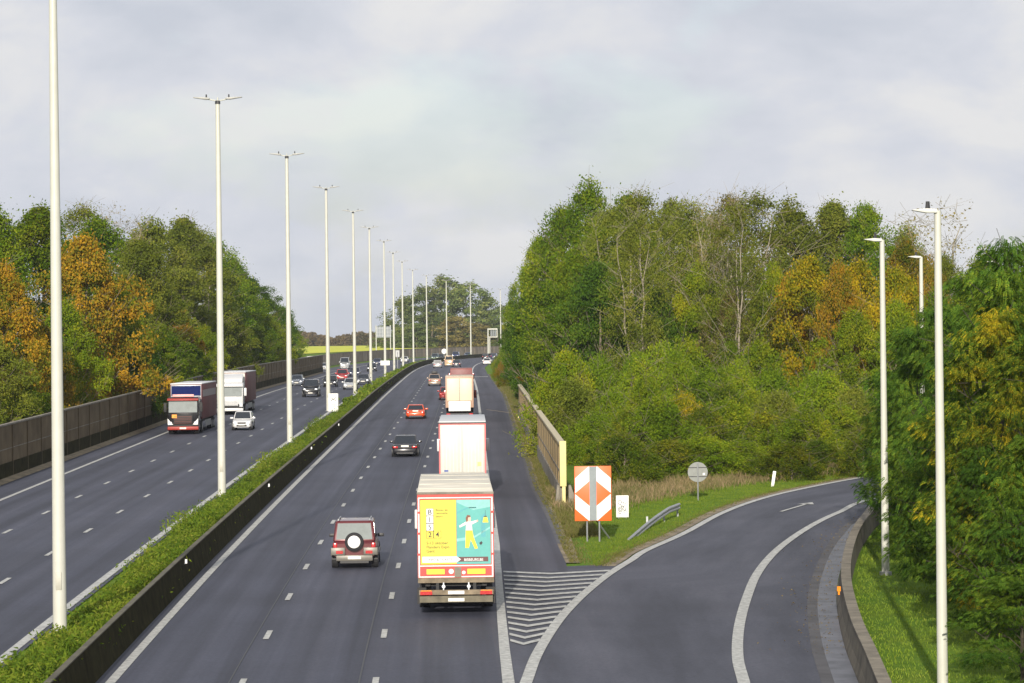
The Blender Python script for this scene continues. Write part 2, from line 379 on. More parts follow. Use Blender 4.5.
# chevrons
sl_x = lambda y: float(np.interp(y, [p[1] for p in SL[:90]], [p[0] for p in SL[:90]]))
for k in range(15):
    D = 92.6 + k * 1.71; w = .32
    xl = float(M(D)) + RLO(D) + .2; xr = sl_x(D); xm = xl + (xr - xl) * .44
    if xr - xl < .4: continue
    yl, ym, yr = D, D - 1.1 - .0 * k, D
    pts = [(xl, yl), (xm, ym), (sl_x(yr), yr)]
    for (a, c) in ((0, 1), (1, 2)):
        pm.add([(pts[a][0], pts[a][1] - w, float(P(pts[a][1] - w)) + .026), (pts[c][0], pts[c][1] - w, float(P(pts[c][1] - w)) + .026),
                (pts[c][0], pts[c][1] + w, float(P(pts[c][1] + w)) + .026), (pts[a][0], pts[a][1] + w, float(P(pts[a][1] + w)) + .026)], [(0, 1, 2, 3)])
# arrow on the slip road
a, c = gp(781, 512), gp(808, 504)
d = (c - a).normalized(); nn = Vector((d.y, -d.x, 0)).normalized()
def flat(pts): pm.add([(p.x, p.y, float(P(p.y)) + .03) for p in pts], [tuple(range(len(pts)))])
flat([a - nn * .09, a + nn * .09, c + nn * .09, c - nn * .09])
flat([c - nn * .45 - d * .6, c + nn * .45 - d * .6, c + d * 1.0])
mk = pm.build('road_markings', PAINT); tag(mk, kind='structure')
# sealed joint between lanes
sm = MB(); v, f = ribbon('', 10.4, 10.45, 20, 700, .012, None, build=False); sm.add(v, f)
v, f = ribbon('', 6.8, 6.84, 20, 700, .012, None, build=False); sm.add(v, f)
tag(sm.build('road_joint', mat('joint_seal', (.02, .02, .022), .5)), kind='structure')

# ------------------------------------------------------------------ barriers and noise walls
root = empty('concrete_barrier', (float(M(60)) + 3, 60, 0)); tag(root, 'dark mossy concrete barrier wall edging the planted median', 'barrier')
def local(o, r): o.parent = r; bpy.context.view_layer.update(); o.matrix_parent_inverse = r.matrix_world.inverted()
bpy.context.view_layer.update()
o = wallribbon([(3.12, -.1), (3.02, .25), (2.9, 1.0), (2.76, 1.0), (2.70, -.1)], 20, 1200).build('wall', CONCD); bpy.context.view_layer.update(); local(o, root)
o = wallribbon([(2.92, 1.003), (2.92, 1.04), (2.74, 1.04), (2.74, 1.003)], 20, 1200).build('coping', mat('coping_concrete', (.10, .09, .06), .9, var=.35, scale=.8)); local(o, root)
for i, (px, py) in enumerate([(177, 570), (267.5, 487), (313, 446.5), (341, 421)]):
    D = gp(px, py + 14).y; c = Vector((float(M(D)) + 3.0, D, float(P(D)) + .85))
    b = MB(); b.box(-.02, .06, -.035, .035, -.08, .08); b.box(-.05, -.01, -.05, .05, -.1, -.06)
    r = b.build('reflector', WHITE, loc=c); tag(r, 'small white reflector on the dark median barrier, %s from the camera' % ['nearest', 'second', 'third', 'fourth'][i], 'reflector', 'reflectors on the median barrier')

# left noise wall
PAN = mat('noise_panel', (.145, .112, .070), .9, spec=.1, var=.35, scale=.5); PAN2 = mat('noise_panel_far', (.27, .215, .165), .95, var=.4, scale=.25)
def noise_wall(name, off, D0, D1, left, h, m1, m2, label, sgn, step=4.0, base=True):
    r = empty(name, (float(M(D0)) + off, D0, 0)); bpy.context.view_layer.update(); tag(r, label, 'noise wall')
    if base: local(wallribbon([(off - .14, -.3), (off + .14, -.3), (off + .14, 1.0), (off - .14, 1.0)], D0, D1, left).build('base', m1), r)
    local(wallribbon([(off - .08, 1.0 if base else -.3), (off + .08, 1.0 if base else -.3), (off + .08, h), (off - .08, h)], D0, D1, left).build('panel', m2), r)
    local(wallribbon([(off - .13, h), (off + .13, h), (off + .13, h + .1), (off - .13, h + .1)], D0, D1, left).build('coping', CONC), r)
    mid = h * .56; local(wallribbon([(off + sgn * .075, mid), (off + sgn * .10, mid), (off + sgn * .10, mid + .05), (off + sgn * .075, mid + .05)], D0, D1, left).build('rail', CONC), r)
    y = D0; k = 0
    while y < D1 and k < 98:
        z = float(P(y)) + (float(LIFT(y)) if left else 0)
        pb = MB(); pb.box(-.04, .06, -.06, .06, -.3, h - .02); po = pb.build('post', m2, loc=(float(M(y)) + off + sgn * .09, y, z)); local(po, r)
        y += step; k += 1
    return r
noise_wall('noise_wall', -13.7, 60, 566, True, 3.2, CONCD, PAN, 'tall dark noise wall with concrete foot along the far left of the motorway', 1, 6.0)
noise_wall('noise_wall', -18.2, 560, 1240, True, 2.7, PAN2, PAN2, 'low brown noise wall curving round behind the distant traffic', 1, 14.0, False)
b = wallribbon([(-13.56, .02), (-13.0, .02), (-13.56, .16)], 60, 560, True); tag(b.build('verge', DIRT), kind='structure')
# right noise wall, traced: a straight run that ends in a pale post
w0 = at(563, 503, 156); w1 = at(519.5, 400, 275)
rw = empty('noise_wall', (w0[0], w0[1], 0)); tag(rw, 'tan wooden noise wall ending in a pale yellow post beside the shoulder', 'noise wall')
dv = Vector((w1[0] - w0[0], w1[1] - w0[1], 0)); L = dv.length; rw.rotation_euler = (0, 0, math.atan2(-dv.x, dv.y)); rw.location.z = float(P(w0[1])); slope = (float(P(w1[1])) - float(P(w0[1]))) / L
YEL = mat('pale_yellow_paint', (.66, .56, .25), .7, var=.08); TAN = mat('tan_timber', (.36, .26, .12), .85, var=.3, scale=.9)
def seg(x0, x1, z0, z1, y0=0, y1=L):
    b = MB(); b.add([(x0, y0, z0 + slope * y0), (x1, y0, z0 + slope * y0), (x1, y1, z0 + slope * y1), (x0, y1, z0 + slope * y1), (x0, y0, z1 + slope * y0), (x1, y0, z1 + slope * y0), (x1, y1, z1 + slope * y1), (x0, y1, z1 + slope * y1)],
                    [(3, 2, 1, 0), (4, 5, 6, 7), (0, 1, 5, 4), (1, 2, 6, 5), (2, 3, 7, 6), (3, 0, 4, 7)]); return b
seg(-.08, .1, .9, 3.1, .2).build('panel', TAN, rw); seg(-.16, .16, 0, .9, .2).build('base', CONC, rw)
seg(-.16, .18, 3.1, 3.2, .1).build('coping', mat('pale_coping', (.48, .42, .28), .8), rw); seg(-.11, -.08, 1.6, 1.68, .2).build('rail', CONC, rw)
for k in range(1, int(L / 4)):
    seg(-.095, -.08, .9, 3.1, k * 4, k * 4 + .14).build('post', TAN, rw)
b = MB(); b.box(-.15, .19, -.14, .19, .95, 3.3); b.box(-.04, .14, -.12, .18, -.2, .95); b.build('end_post', YEL, rw, .02)
b = MB(); b.prism([(-.42, -.2), (-.14, -.2), (-.17, 1.0), (-.3, 1.05)], -.15, .6, 'xz'); b.prism([(.28, 0), (.75, 0), (.42, 1.0), (.3, 1.0)], -.1, .5, 'xz'); b.build('foot', CONC, rw, .02)
for i, (px, py) in enumerate([(519, 417), (532, 440), (551.6, 480)]):
    p = gp(px, py + 4); b = MB(); b.cone((0, 0, -.1), (0, 0, .28), .03, .03, 6); st = b.build('verge_reflector', GALV, loc=p)
    b = MB(); b.box(-.09, .09, -.05, -.02, .26, .44); b.build('lens', AMBER if i else YEL, st)
    tag(st, 'small yellow verge reflector by the right noise wall, %s' % ['farthest of the three', 'middle of the three', 'nearest, just left of the end post'][i], 'reflector', 'yellow reflectors beside the right wall')
# slip road barrier
sb = sweep(BR, [(0.05, -.05), (0.16, .3), (0.24, .85), (0.52, .85), (0.56, -.05)], mat('slip_barrier_concrete', (.10, .085, .060), .9, var=.5, scale=1.0, bump=.3), 'concrete_barrier'); tag(sb, 'curved low concrete barrier along the outside of the slip road', 'barrier')
cp = sweep(BR, [(0.22, .853), (0.22, .90), (0.56, .90), (0.56, .853)], mat('pale_coping2', (.19, .165, .125), .9, var=.4, scale=1.2), 'coping'); cp.parent = sb
p = gp(838, 530); pr = gp(840, 531); b = MB(); b.box(-.06, .06, -.03, .03, 0, .16); b.box(-.03, .03, -.02, .02, -.12, 0)
bi = min(range(len(BR)), key=lambda i: abs(BR[i][1] - 100)); o = b.build('reflector', AMBER, loc=(BR[bi][0] + .1, BR[bi][1], float(P(BR[bi][1])) + .75)); tag(o, 'orange reflector on the curved slip road barrier', 'reflector')

# ------------------------------------------------------------------ lamp masts
def make_mast():
    r = empty('lamp_mast')
    b = MB(); b.cone((0, 0, -.3), (0, 0, 21.2), .22, .115, 16); b.build('pole', MASTP, r, smooth=True)
    b = MB(); b.cone((0, 0, -.3), (0, 0, .05), .34, .34, 12); b.build('base_plate', GALV, r)
    b = MB(); b.box(-.09, .09, -.226, -.205, 1.3, 1.85); b.build('access_door', mat('access_door_paint', (.40, .39, .33), .5), r, .01)
    b = MB(); b.cone((0, 0, 21.1), (0, 0, 21.28), .15, .13, 10); b.build('collar', DKMET, r)
    b = MB(); b.cone((-.02, 0, 21.25), (.6, 0, 21.38), .035, .03, 8); b.cone((.02, 0, 21.25), (-.6, 0, 21.38), .035, .035, 8); b.cone((0, 0, 21.2), (0, 0, 21.45), .05, .03, 8); b.build('arm', MASTP, r)
    for s in (-1, 1):
        b = MB(); b.prism([(s * .42, 21.36), (s * .62, 21.33), (s * 1.30, 21.44), (s * 1.30, 21.48), (s * .7, 21.46), (s * .44, 21.44)], -.15, .15, 'xz')
        h = b.build('luminaire', mat('luminaire_grey', (.36, .36, .34), .5), r, .015)
        b = MB(); b.cone((s * .6, 0, 21.44), (s * .6, 0, 21.62), .045, .035, 8); b.build('sensor', DKMET, h)
    return r
ORD = ['first', 'second', 'third', 'fourth', 'fifth', 'sixth', 'seventh', 'eighth', 'ninth', 'tenth', 'eleventh', 'twelfth', 'thirteenth', 'fourteenth', 'fifteenth', 'sixteenth', 'seventeenth', 'eighteenth', 'nineteenth', 'twentieth', 'twenty-first', 'twenty-second', 'twenty-third', 'twenty-fourth', 'twenty-fifth', 'twenty-sixth', 'twenty-seventh', 'twenty-eighth', 'twenty-ninth', 'thirtieth',
       'thirty-first', 'thirty-second', 'thirty-third', 'thirty-fourth', 'thirty-fifth', 'thirty-sixth', 'thirty-seventh', 'thirty-eighth', 'thirty-ninth', 'fortieth']
_HD = [None, 98, 154, 187, 210.5, 227, 240.5, 252, 261, 269.5, 275, 280, 284, 289]
mast0 = make_mast(); masts = []
for i, D in enumerate(_D):
    o = mast0 if i == 0 else copy_tree(mast0); x = float(_MX[D]); o.location = (x, D, gz(x, D)); o.rotation_euler = (0, 0, -heading(D)); masts.append(o)
    if _HD[i]: o.scale = (1, 1, (at(_PX[i][0] - 2, _HD[i], D)[2] - o.location.z) / 21.42)
    tag(o, 'tall white twin-arm lamp mast in the median, %s' % ('nearest, its head above the photo' if i == 0 else ORD[i] + ' from the left edge'), 'lamp mast', 'twin-arm lamp masts along the median')
def slip_lamp(D, px, tpy, bpy_, i, w=1.4):
    top = at(px, tpy, D); zg = float(P(D)); H = top[2] - zg; r = empty('street_lamp', (top[0], D, zg))
    b = MB(); b.cone((0, 0, -.3), (0, 0, H), .15, .09, 14); b.build('pole', MASTP, r, smooth=True)
    b = MB(); b.cone((0, 0, -.3), (0, 0, .08), .24, .24, 12); b.build('base_plate', GALV, r)
    b = MB(); b.cone((.06, 0, H - .04), (-.25, 0, H + .02), .05, .045, 8); b.build('arm', MASTP, r)
    b = MB(); b.prism([(-.02, H - .05), (-.3, H - .05), (-.68, H + .02), (-.68, H + .04), (-.3, H + .07), (-.02, H + .05)], -.15, .15, 'xz'); h = b.build('luminaire', mat('luminaire_white', (.55, .55, .52), .45), r, .02)
    b = MB(); b.cone((-.26, 0, H + .06), (-.26, 0, H + .26), .07, .05, 8); b.build('sensor', DKMET, h)
    tag(r, ['white single-arm lamp post, the nearest and tallest in the photo, before the robinia trees', 'white single-arm lamp post rising beside the curved slip road barrier', 'short-looking white lamp post between the orange and green trees', 'lamp post almost buried in the robinia crowns at the right edge'][i], 'lamp post', 'single-arm lamp posts along the slip road')
slip_lamp(80, 937.5, 211, 692, 0); slip_lamp(114, 882, 240, 573, 1); slip_lamp(157, 921, 257, 0, 2); slip_lamp(176, 998, 262, 0, 3)

# ------------------------------------------------------------------ signs
ORG = mat('sign_orange', (.82, .13, .02), .45, var=.03); WHT = mat('sign_white', (.72, .72, .70), .45, var=.03); SGREY = mat('sign_grey', (.16, .18, .19), .55); INK = mat('black_ink', (.015, .015, .018), .5)
p = gp(593.5, 541); s = 3000 / p.y
sg = empty('divergence_sign', p); tag(sg, 'orange and white chevron sign marking the fork, on two grey posts', 'road sign')
w, z0, z1 = 1.62 * .5, 20 / s, 75 / s
b = MB(); b.box(-w, w, 0, .05, z0, z1); b.build('board', ORG, sg, .03)
hm = (z0 + z1) / 2; Hh = (z1 - z0) / 2; g = .155
b = MB()
for sx in (-1, 1):
    for sz in (-1, 1):
        pts = [(sx * (w - .03), hm + sz * .02), (sx * (w - .03), hm + sz * Hh * .56), (sx * (g + .04), hm + sz * Hh * .98), (sx * g, hm + sz * Hh * .98), (sx * g, hm + sz * Hh * .45)]
        b.prism(pts, -.006, -.001, 'xz')
b.build('white_chevron', WHT, sg)
b = MB(); b.box(-g, g, -.014, -.007, z0 + .02, z1 - .02); b.build('grey_band', mat('band_grey', (.2, .23, .24), .5), sg)
for sx in (-1, 1):
    b = MB(); b.cone((sx * .27, .09, -.3), (sx * .27, .09, z1 - .2), .038, .038, 8); b.build('post', GALV, sg)
b = MB(); b.cone((.0, .1, 1.1), (.75, 1.6, 0), .04, .04, 8); b.build('brace', GALV, sg)
# round sign seen from the back
p = gp(698, 500); s = 3000 / p.y; H = 38 / s; rr = 10 / s
rs = empty('round_sign', p); tag(rs, 'round road sign seen from its grey back on a thin post', 'road sign')
b = MB(); b.cone((0, 0, H - rr), (0, -.025, H - rr), rr, rr, 28); b.build('disc', mat('sign_back', (.20, .21, .20), .55, .1), rs)
b = MB(); b.cone((0, -.07, -.3), (0, -.07, H - .05), .035, .035, 8); b.build('post', GALV, rs)
b = MB(); b.box(-rr * .93, rr * .93, -.045, -.026, H - rr * .55 - .02, H - rr * .55 + .02); b.box(-rr * .93, rr * .93, -.045, -.026, H - rr * 1.45 - .02, H - rr * 1.45 + .02); b.build('bracket', DKMET, rs)
b = MB(); b.box(rr * .5, rr * .72, -.03, -.0265, H - rr * 1.4 + .05, H - rr * 1.4 + .16); b.build('sticker', WHT, rs)
# white scribbled board
p = gp(622.5, 518); s = 3000 / p.y; w, H = 6.3 / s, 22.5 / s
wb = empty('marker_board', p, rad(-6)); tag(wb, 'small white board with black scribbled loops standing on the grass', 'board')
b = MB(); b.box(-w, w, 0, .04, .03, H); b.build('panel', WHT, wb, .01)
b = MB(); b.cone((-w * .6, .06, -.2), (-w * .6, .06, H * .8), .02, .02, 6); b.cone((w * .6, .06, -.2), (w * .6, .06, H * .8), .02, .02, 6); b.build('stake', GALV, wb)
b = MB()
def stroke(b, pts, y, r=.012):
    for q, v in zip(pts[:-1], pts[1:]): b.cone((q[0], y, q[1]), (v[0], y, v[1]), r, r, 5)
for (cx, cz, r1, a0, a1) in [(-.12, .72, .09, 0, 5), (.02, .62, .1, 1, 6), (.12, .72, .07, 3, 8), (-.1, .38, .1, 0, 6.2), (-.1, .38, .05, 0, 6.2), (.1, .42, .07, 2, 7), (.13, .27, .06, 0, 4), (-.13, .22, .05, 2, 6), (.0, .5, .05, 0, 3)]:
    stroke(b, [(cx + r1 * math.cos(a0 + (a1 - a0) * k / 10), cz + .04 + r1 * 1.2 * math.sin(a0 + (a1 - a0) * k / 10)) for k in range(11)], -.004)
b.build('scribble', INK, wb)
# white delineator post
p = gp(772.5, 486); dp = empty('delineator_post', p); tag(dp, 'slim white delineator post on the grass inside the slip road bend', 'marker post')
b = MB(); b.prism([(-.09, 0), (.09, 0), (.06, .1)], -.1, .85, 'xy'); o = b.build('post', WHT, dp, .008); dp.rotation_euler = (0, rad(9), 0)
b = MB(); b.box(-.05, .05, -.006, -.001, .6, .72); b.build('reflector', GALV, dp)
# guardrail stub
g0, g1, g2 = gp(627, 540), gp(652, 527), gp(679, 516)
gr = empty('guardrail', g0); tag(gr, 'short curved steel guardrail dipping into the grass at the fork', 'guardrail')
GL = smooth_line([(0, 0), ((g1 - g0).x, (g1 - g0).y), ((g2 - g0).x, (g2 - g0).y)], 8)
def rail(z, prof, name, m):
    V = []; n = len(prof); N = normals2(GL)
    for i, (q, nn) in enumerate(zip(GL, N)):
        t = i / (len(GL) - 1); h = -.12 + .60 * min(1, t * 1.25)
        for (o, zz) in prof: V.append((q[0] + nn[0] * o, q[1] + nn[1] * o, h + zz + (g2 - g0).z * t))
    F = [(r * n + i, r * n + (i + 1) % n, (r + 1) * n + (i + 1) % n, (r + 1) * n + i) for r in range(len(GL) - 1) for i in range(n)] + [tuple(range(n))[::-1], tuple((len(GL) - 1) * n + i for i in range(n))]
    MB().add(V, F).build(name, m, gr)
rail(0, [(.02, -.16), (.09, -.11), (.09, -.06), (.03, -.02), (.03, .02), (.09, .06), (.09, .11), (.02, .16), (0, .16), (.06, .10), (.06, .07), (0, .02), (0, -.02), (.06, -.07), (.06, -.10), (0, -.16)], 'rail', GALV)
for i in (7, 12, 16):
    q = GL[i]; b = MB(); b.box(q[0] - .12, q[0] - .03, q[1] - .05, q[1] + .05, -.2, .62); b.build('post', GALV, gr)
# white X board by the fourth mast
p = gp(333.5, 413, True); s = 3000 / p.y; w = 4.8 / s; H = 19.5 / s
xb = empty('notice_board', p); tag(xb, 'white upright notice board with a black cross beside the fourth median mast', 'board')
b = MB(); b.box(-w, w, 0, .05, .15, H); b.build('panel', WHT, xb, .015)
b = MB(); b.cone((-w * .6, .07, -.3), (-w * .6, .07, H * .9), .03, .03, 6); b.cone((w * .6, .07, -.3), (w * .6, .07, H * .9), .03, .03, 6); b.build('post', GALV, xb)
b = MB(); stroke(b, [(-w * .55, H * .8), (w * .55, H * .62)], -.01, .03); stroke(b, [(-w * .55, H * .62), (w * .55, H * .8)], -.01, .03); stroke(b, [(-w * .4, H * .46), (w * .5, H * .46)], -.01, .02); stroke(b, [(-w * .3, H * .36), (w * .4, H * .36)], -.01, .015); b.build('cross_mark', INK, xb)
# plate on the sixth mast, slender sign in the median
D = _D[6]; x = float(_MX[D]); b = MB(); b.box(-.75, .75, -.32, -.28, .1, .85); b.box(-.1, .1, -.3, -.1, .3, .6)
o = b.build('marker_plate', WHT, .01 and None, loc=(x, D, gz(x, D) + 1.9)); tag(o, 'white rectangular plate fixed low on the seventh median mast', 'plate')
p = at(397.7, 373, 585); o = empty('median_sign', (p[0], 585, float(P(585)))); b = MB(); b.box(-.38, .38, -.04, .02, 2.6, 3.9); b.build('panel', mat('grey_panel', (.42, .43, .42), .6), o); b = MB(); b.cone((0, 0, -.3), (0, 0, 3.6), .09, .09, 8); b.build('post', GALV, o)
tag(o, 'narrow pale sign on a post in the median hedge, far off', 'road sign')
# overhead sign back, far left
D = 880
p0 = at(376.6, 349, D); gz0 = 4.2; o = empty('gantry_sign', (p0[0], D, gz0)); tag(o, 'big grey overhead sign seen from behind above the far left wall', 'road sign')
zt = at(384, 326.5, D)[2] - gz0; zb = at(384, 337.5, D)[2] - gz0
b = MB(); b.box(.0, 4.3, -.1, 0, zb, zt); b.build('board', mat('sign_back_far', (.21, .23, .25), .6, var=.1), o)
b = MB()
for k in range(6): b.box(.2 + k * .78, .3 + k * .78, -.2, -.101, zb + .05, zt - .05)
for k in range(3): b.box(.0, 4.3, -.26, -.201, zb + .4 + k * 1.1, zb + .5 + k * 1.1)
b.build('bracing', mat('steel_far', (.42, .44, .46), .5), o)
for xx in (-.1, 4.1): b = MB(); b.cone((xx, .1, -.3), (xx, .1, zt + .4), .16, .14, 8); b.build('post', MASTP, o)
# gantry over the right carriageway
D = 925; p0 = at(488.3, 357, D); gz0 = float(P(D)); o = empty('gantry', (p0[0], D, gz0)); tag(o, 'white cantilever gantry with signal boxes over the far right carriageway', 'gantry')
zt = at(488, 328.5, D)[2] - gz0; zb = at(488, 337.5, D)[2] - gz0
b = MB(); b.cone((0, 0, -.3), (0, 0, zt), .24, .2, 8); b.cone((.5, .2, -.3), (.5, .2, zb + .3), .16, .16, 8); b.build('column', MASTP, o)
b = MB(); b.box(0, 2.9, -.15, .15, zt - .35, zt); b.box(.3, 2.9, -.12, .12, zb, zb + .28); b.box(2.65, 2.9, -.12, .12, zb + .28, zt - .35); b.build('beam', MASTP, o)
for k in range(3):
    b = MB(); b.box(.75 + k * .62, 1.2 + k * .62, -.3, .1, zb + .4, zt - .55); b.build('signal_box', SGREY, o)
# sign back and striped barrier where the dark wall ends
D = 552; p = at(311, 371, D); gz0 = gz(p[0], D); o = empty('sign_panel', (p[0], D, gz0)); tag(o, 'pale grey ribbed sign back standing before the end of the left noise wall', 'road sign')
b = MB(); b.box(-.75, .75, 0, .06, .5, 3.2); b.build('panel', mat('pale_back', (.36, .36, .33), .7), o); b = MB(); b.cone((-.5, .1, -.3), (-.5, .1, 3.1), .05, .05, 6); b.cone((.5, .1, -.3), (.5, .1, 3.1), .05, .05, 6); b.build('post', GALV, o)
b = MB()
for k in range(4): b.box(-.6 + k * .38, -.5 + k * .38, -.04, -.001, .55, 3.15)
b.build('rib', GALV, o)
D = 540; p = at(307.5, 371, D); gz0 = gz(p[0], D); o = empty('road_barrier', (p[0], D, gz0)); tag(o, 'small red and white striped barrier at the left wall end', 'barrier')
b = MB(); b.box(-.75, .75, 0, .3, 0, .5); b.box(-.75, -.4, 0, .3, .5, 1.2); b.build('board', WHT, o, .02)
b = MB(); b.box(-.755, -.3, -.02, -.004, .5, 1.2); b.box(.1, .5, -.02, -.004, .05, .45); b.build('red_stripe', REDL, o)
D = 890; p = at(444.2, 358, D); o = empty('median_sign', (p[0], D, float(P(D)))); tag(o, 'tiny round white sign in the median at the far bend', 'road sign')
b = MB(); b.cone((0, 0, 1.9), (0, -.05, 1.9), .75, .75, 20); b.build('disc', WHT, o); b = MB(); b.cone((0, .05, -.3), (0, .05, 1.9), .05, .05, 6); b.build('post', GALV, o)

# ------------------------------------------------------------------ vehicles
PM = {}
def paint(name, col, rough=.25, metal=.25): return mat('paint_' + name, col, rough, metal, var=.02, coat=.6)
def wheel(root, x, y, r, w, dual=False):
    s = 1 if x > 0 else -1
    b = MB(); b.cone((x - w / 2, y, r), (x + w / 2, y, r), r, r, 20); o = b.build('wheel', TYRE, root, .025)
    b = MB(); b.cone((x + s * (w / 2 - .02), y, r), (x + s * (w / 2 + .006), y, r), r * .62, r * .56, 14); b.build('rim', RIM, o); return o
def build_car(name, L, Wd, H, m, kind='hatch', gc=.2, wr=.32, roofm=None, plate=PLATE, rack=None, lamps='rear'):
    """car pointing along +Y, origin on the ground under its middle"""
    r = empty(name); h = L / 2; w = Wd / 2
    belt = H * (.60 if kind != 'suv' else .57); hood = belt - (.06 if kind != 'suv' else .04)
    if kind == 'sedan': st = [(-h, .45, belt - .16, .80), (-h + .1, gc, belt - .06, .92), (-h + .55, gc, belt + .0, .98), (-h * .35, gc, belt, 1), (h * .3, gc, belt - .02, 1), (h * .62, gc, hood - .02, .98), (h - .3, gc, hood - .1, .93), (h - .05, gc + .02, hood - .25, .84), (h, .4, hood - .32, .76)]
    elif kind == 'suv': st = [(-h, .42, belt - .10, .90), (-h + .08, gc, belt - .01, .96), (-h * .5, gc, belt, 1), (h * .35, gc, belt, 1), (h * .55, gc, hood, .97), (h - .2, gc, hood - .06, .93), (h - .04, gc + .05, hood - .14, .88), (h, .45, hood - .22, .84)]
    else: st = [(-h, .42, belt - .14, .84), (-h + .08, gc, belt - .03, .94), (-h * .5, gc, belt, 1), (h * .3, gc, belt - .02, 1), (h * .6, gc, hood - .04, .97), (h - .25, gc, hood - .12, .92), (h - .04, gc + .02, hood - .26, .84), (h, .4, hood - .32, .78)]
    b = MB(); ring = []
    for (y, zb, zt, k) in st:
        ww = w * k; pts = [(0, zb), (ww * .8, zb), (ww * .96, zb + .08), (ww, zb + (zt - zb) * .5), (ww * .985, zt - .12), (ww * .93, zt - .03), (ww * .8, zt), (0, zt + .03)]
        full = [(x, y, z) for x, z in pts] + [(-x, y, z) for x, z in pts[-2:0:-1]]; ring.append(full)
    n = len(ring[0]); vs = [v for q in ring for v in q]
    fs = [(a * n + i, a * n + (i + 1) % n, (a + 1) * n + (i + 1) % n, (a + 1) * n + i) for a in range(len(ring) - 1) for i in range(n)] + [tuple(range(n))[::-1], tuple((len(ring) - 1) * n + i for i in range(n))]
    b.add(vs, fs); body = b.build('body', m, r, smooth=True)
    # cabin
    yr0, yf0, yr1, yf1 = {'sedan': (-h + .75, h * .40, -h + 1.45, h * .06), 'hatch': (-h + .14, h * .45, -h + .5, h * .1), 'suv': (-h + .06, h * .36, -h + .28, h * .12), 'boxy': (-h + .08, h * .5, -h + .2, h * .34), 'van': (-h + .05, h * .72, -h + .15, h * .4)}[kind if kind in ('sedan', 'hatch', 'suv', 'boxy', 'van') else 'hatch']
    w0, w1 = w * .93, w * (.74 if kind in ('sedan', 'hatch') else .82); zb = belt - .03
    c8 = [(-w0, yr0, zb), (w0, yr0, zb), (w0, yf0, zb), (-w0, yf0, zb), (-w1, yr1, H), (w1, yr1, H), (w1, yf1, H), (-w1, yf1, H)]
    b = MB().add(c8, [(3, 2, 1, 0), (4, 5, 6, 7), (0, 1, 5, 4), (1, 2, 6, 5), (2, 3, 7, 6), (3, 0, 4, 7)]); b.build('roof', roofm or m, r, .07, seg=3)
    def plate4(q, e, mg, nm, mm, y=.006, par=r):
        q = [Vector(v) for v in q]; nn = (q[1] - q[0]).cross(q[3] - q[0]).normalized(); cen = sum(q, Vector()) / 4
        if nn.dot(cen - Vector((0, (yr0 + yf0) / 2, H * .75))) < 0: nn = -nn
        def bil(u, v): return q[0] * (1 - u) * (1 - v) + q[1] * u * (1 - v) + q[2] * u * v + q[3] * (1 - u) * v
        u0, u1, v0, v1 = mg; pts = [bil(u0, v0), bil(u1, v0), bil(u1, v1), bil(u0, v1)]
        b = MB(); b.add([p + nn * y for p in pts] + [p + nn * (y - .02) for p in pts], [(0, 1, 2, 3), (7, 6, 5, 4), (0, 4, 5, 1), (1, 5, 6, 2), (2, 6, 7, 3), (3, 7, 4, 0)]); return b.build(nm, mm, par)
    plate4([c8[0], c8[1], c8[5], c8[4]], 0, (.07, .93, .12, .88), 'rear_window', SCREEN if kind == 'suv' else GLASS)
    plate4([c8[3], c8[2], c8[6], c8[7]], 0, (.06, .94, .08, .92), 'windscreen', GLASS)
    for (a, bb, cc, dd) in ((1, 2, 6, 5), (0, 3, 7, 4)):
        plate4([c8[a], c8[bb], c8[cc], c8[dd]], 0, (.08, .48, .14, .86), 'side_window', GLASS)
        plate4([c8[a], c8[bb], c8[cc], c8[dd]], 0, (.52, .93, .14, .86), 'side_window', GLASS)
    for sx in (-1, 1):
        for y in (-h + L * .19, h - L * .19):
            b = MB(); b.cone((sx * (w - .25), y, wr), (sx * (w + .004), y, wr), wr + .06, wr + .06, 20); b.build('wheel_arch', DKMET, body)
            wheel(r, sx * (w - .10), y, wr, .22)
        zl = belt - .20 if kind != 'suv' else belt - .12
        b = MB(); b.box(sx * w * .52 if sx > 0 else -w * .90, w * .90 if sx > 0 else -w * .52, -h - .012, -h + .2, zl - .07, zl + .06) if kind != 'suv' else b.box(sx * w * .74 if sx > 0 else -w * .92, w * .92 if sx > 0 else -w * .74, -h - .012, -h + .15, zl - .26, zl + .06)
        b.build('tail_light', REDL, r, .015)
        b = MB(); b.box(*(sorted((sx * w * .50, sx * w * .84))), h - .30, h - .015 + .03, hood - .30, hood - .17); b.build('headlight', LAMPW, r, .02)
        b = MB(); b.box(*(sorted((sx * (w * .93), sx * (w + .20)))), h * .28, h * .28 + .12, belt + .0, belt + .14); b.build('mirror', m if kind != 'suv' else DKMET, r, .03)
    b = MB(); b.box(-w * .80, w * .80, -h - .05, -h + .12, .28, .52); bu = b.build('rear_bumper', m if kind != 'suv' else mat('bumper_silver', (.17, .16, .14), .45, .3), r, .04)
    b = MB(); b.box(-w * .62, w * .62, -h - .055, -h + .05, .20, .29); b.build('lower_trim', DKMET, bu)
    b = MB(); b.box(-.26, .26, -h - .065, -h - .051, .36 if kind != 'sedan' else .62, .47 if kind != 'sedan' else .74)
    if kind == 'sedan': b = MB(); b.box(-.26, .26, -h - .03, -h + .02, .66, .78)
    b.build('number_plate', plate, r)
    b = MB(); b.box(-w * .74, w * .74, h - .14, h + .05, .27, .50); bu = b.build('front_bumper', m, r, .04)
    b = MB(); b.box(-w * .5, w * .5, h + .03, h + .056, .30, .44); b.build('air_intake', DKMET, bu)
    b = MB(); b.box(-w * .40, w * .40, h - .02, h + .02, hood - .33, hood - .2); b.build('radiator', DKMET, r, .01)
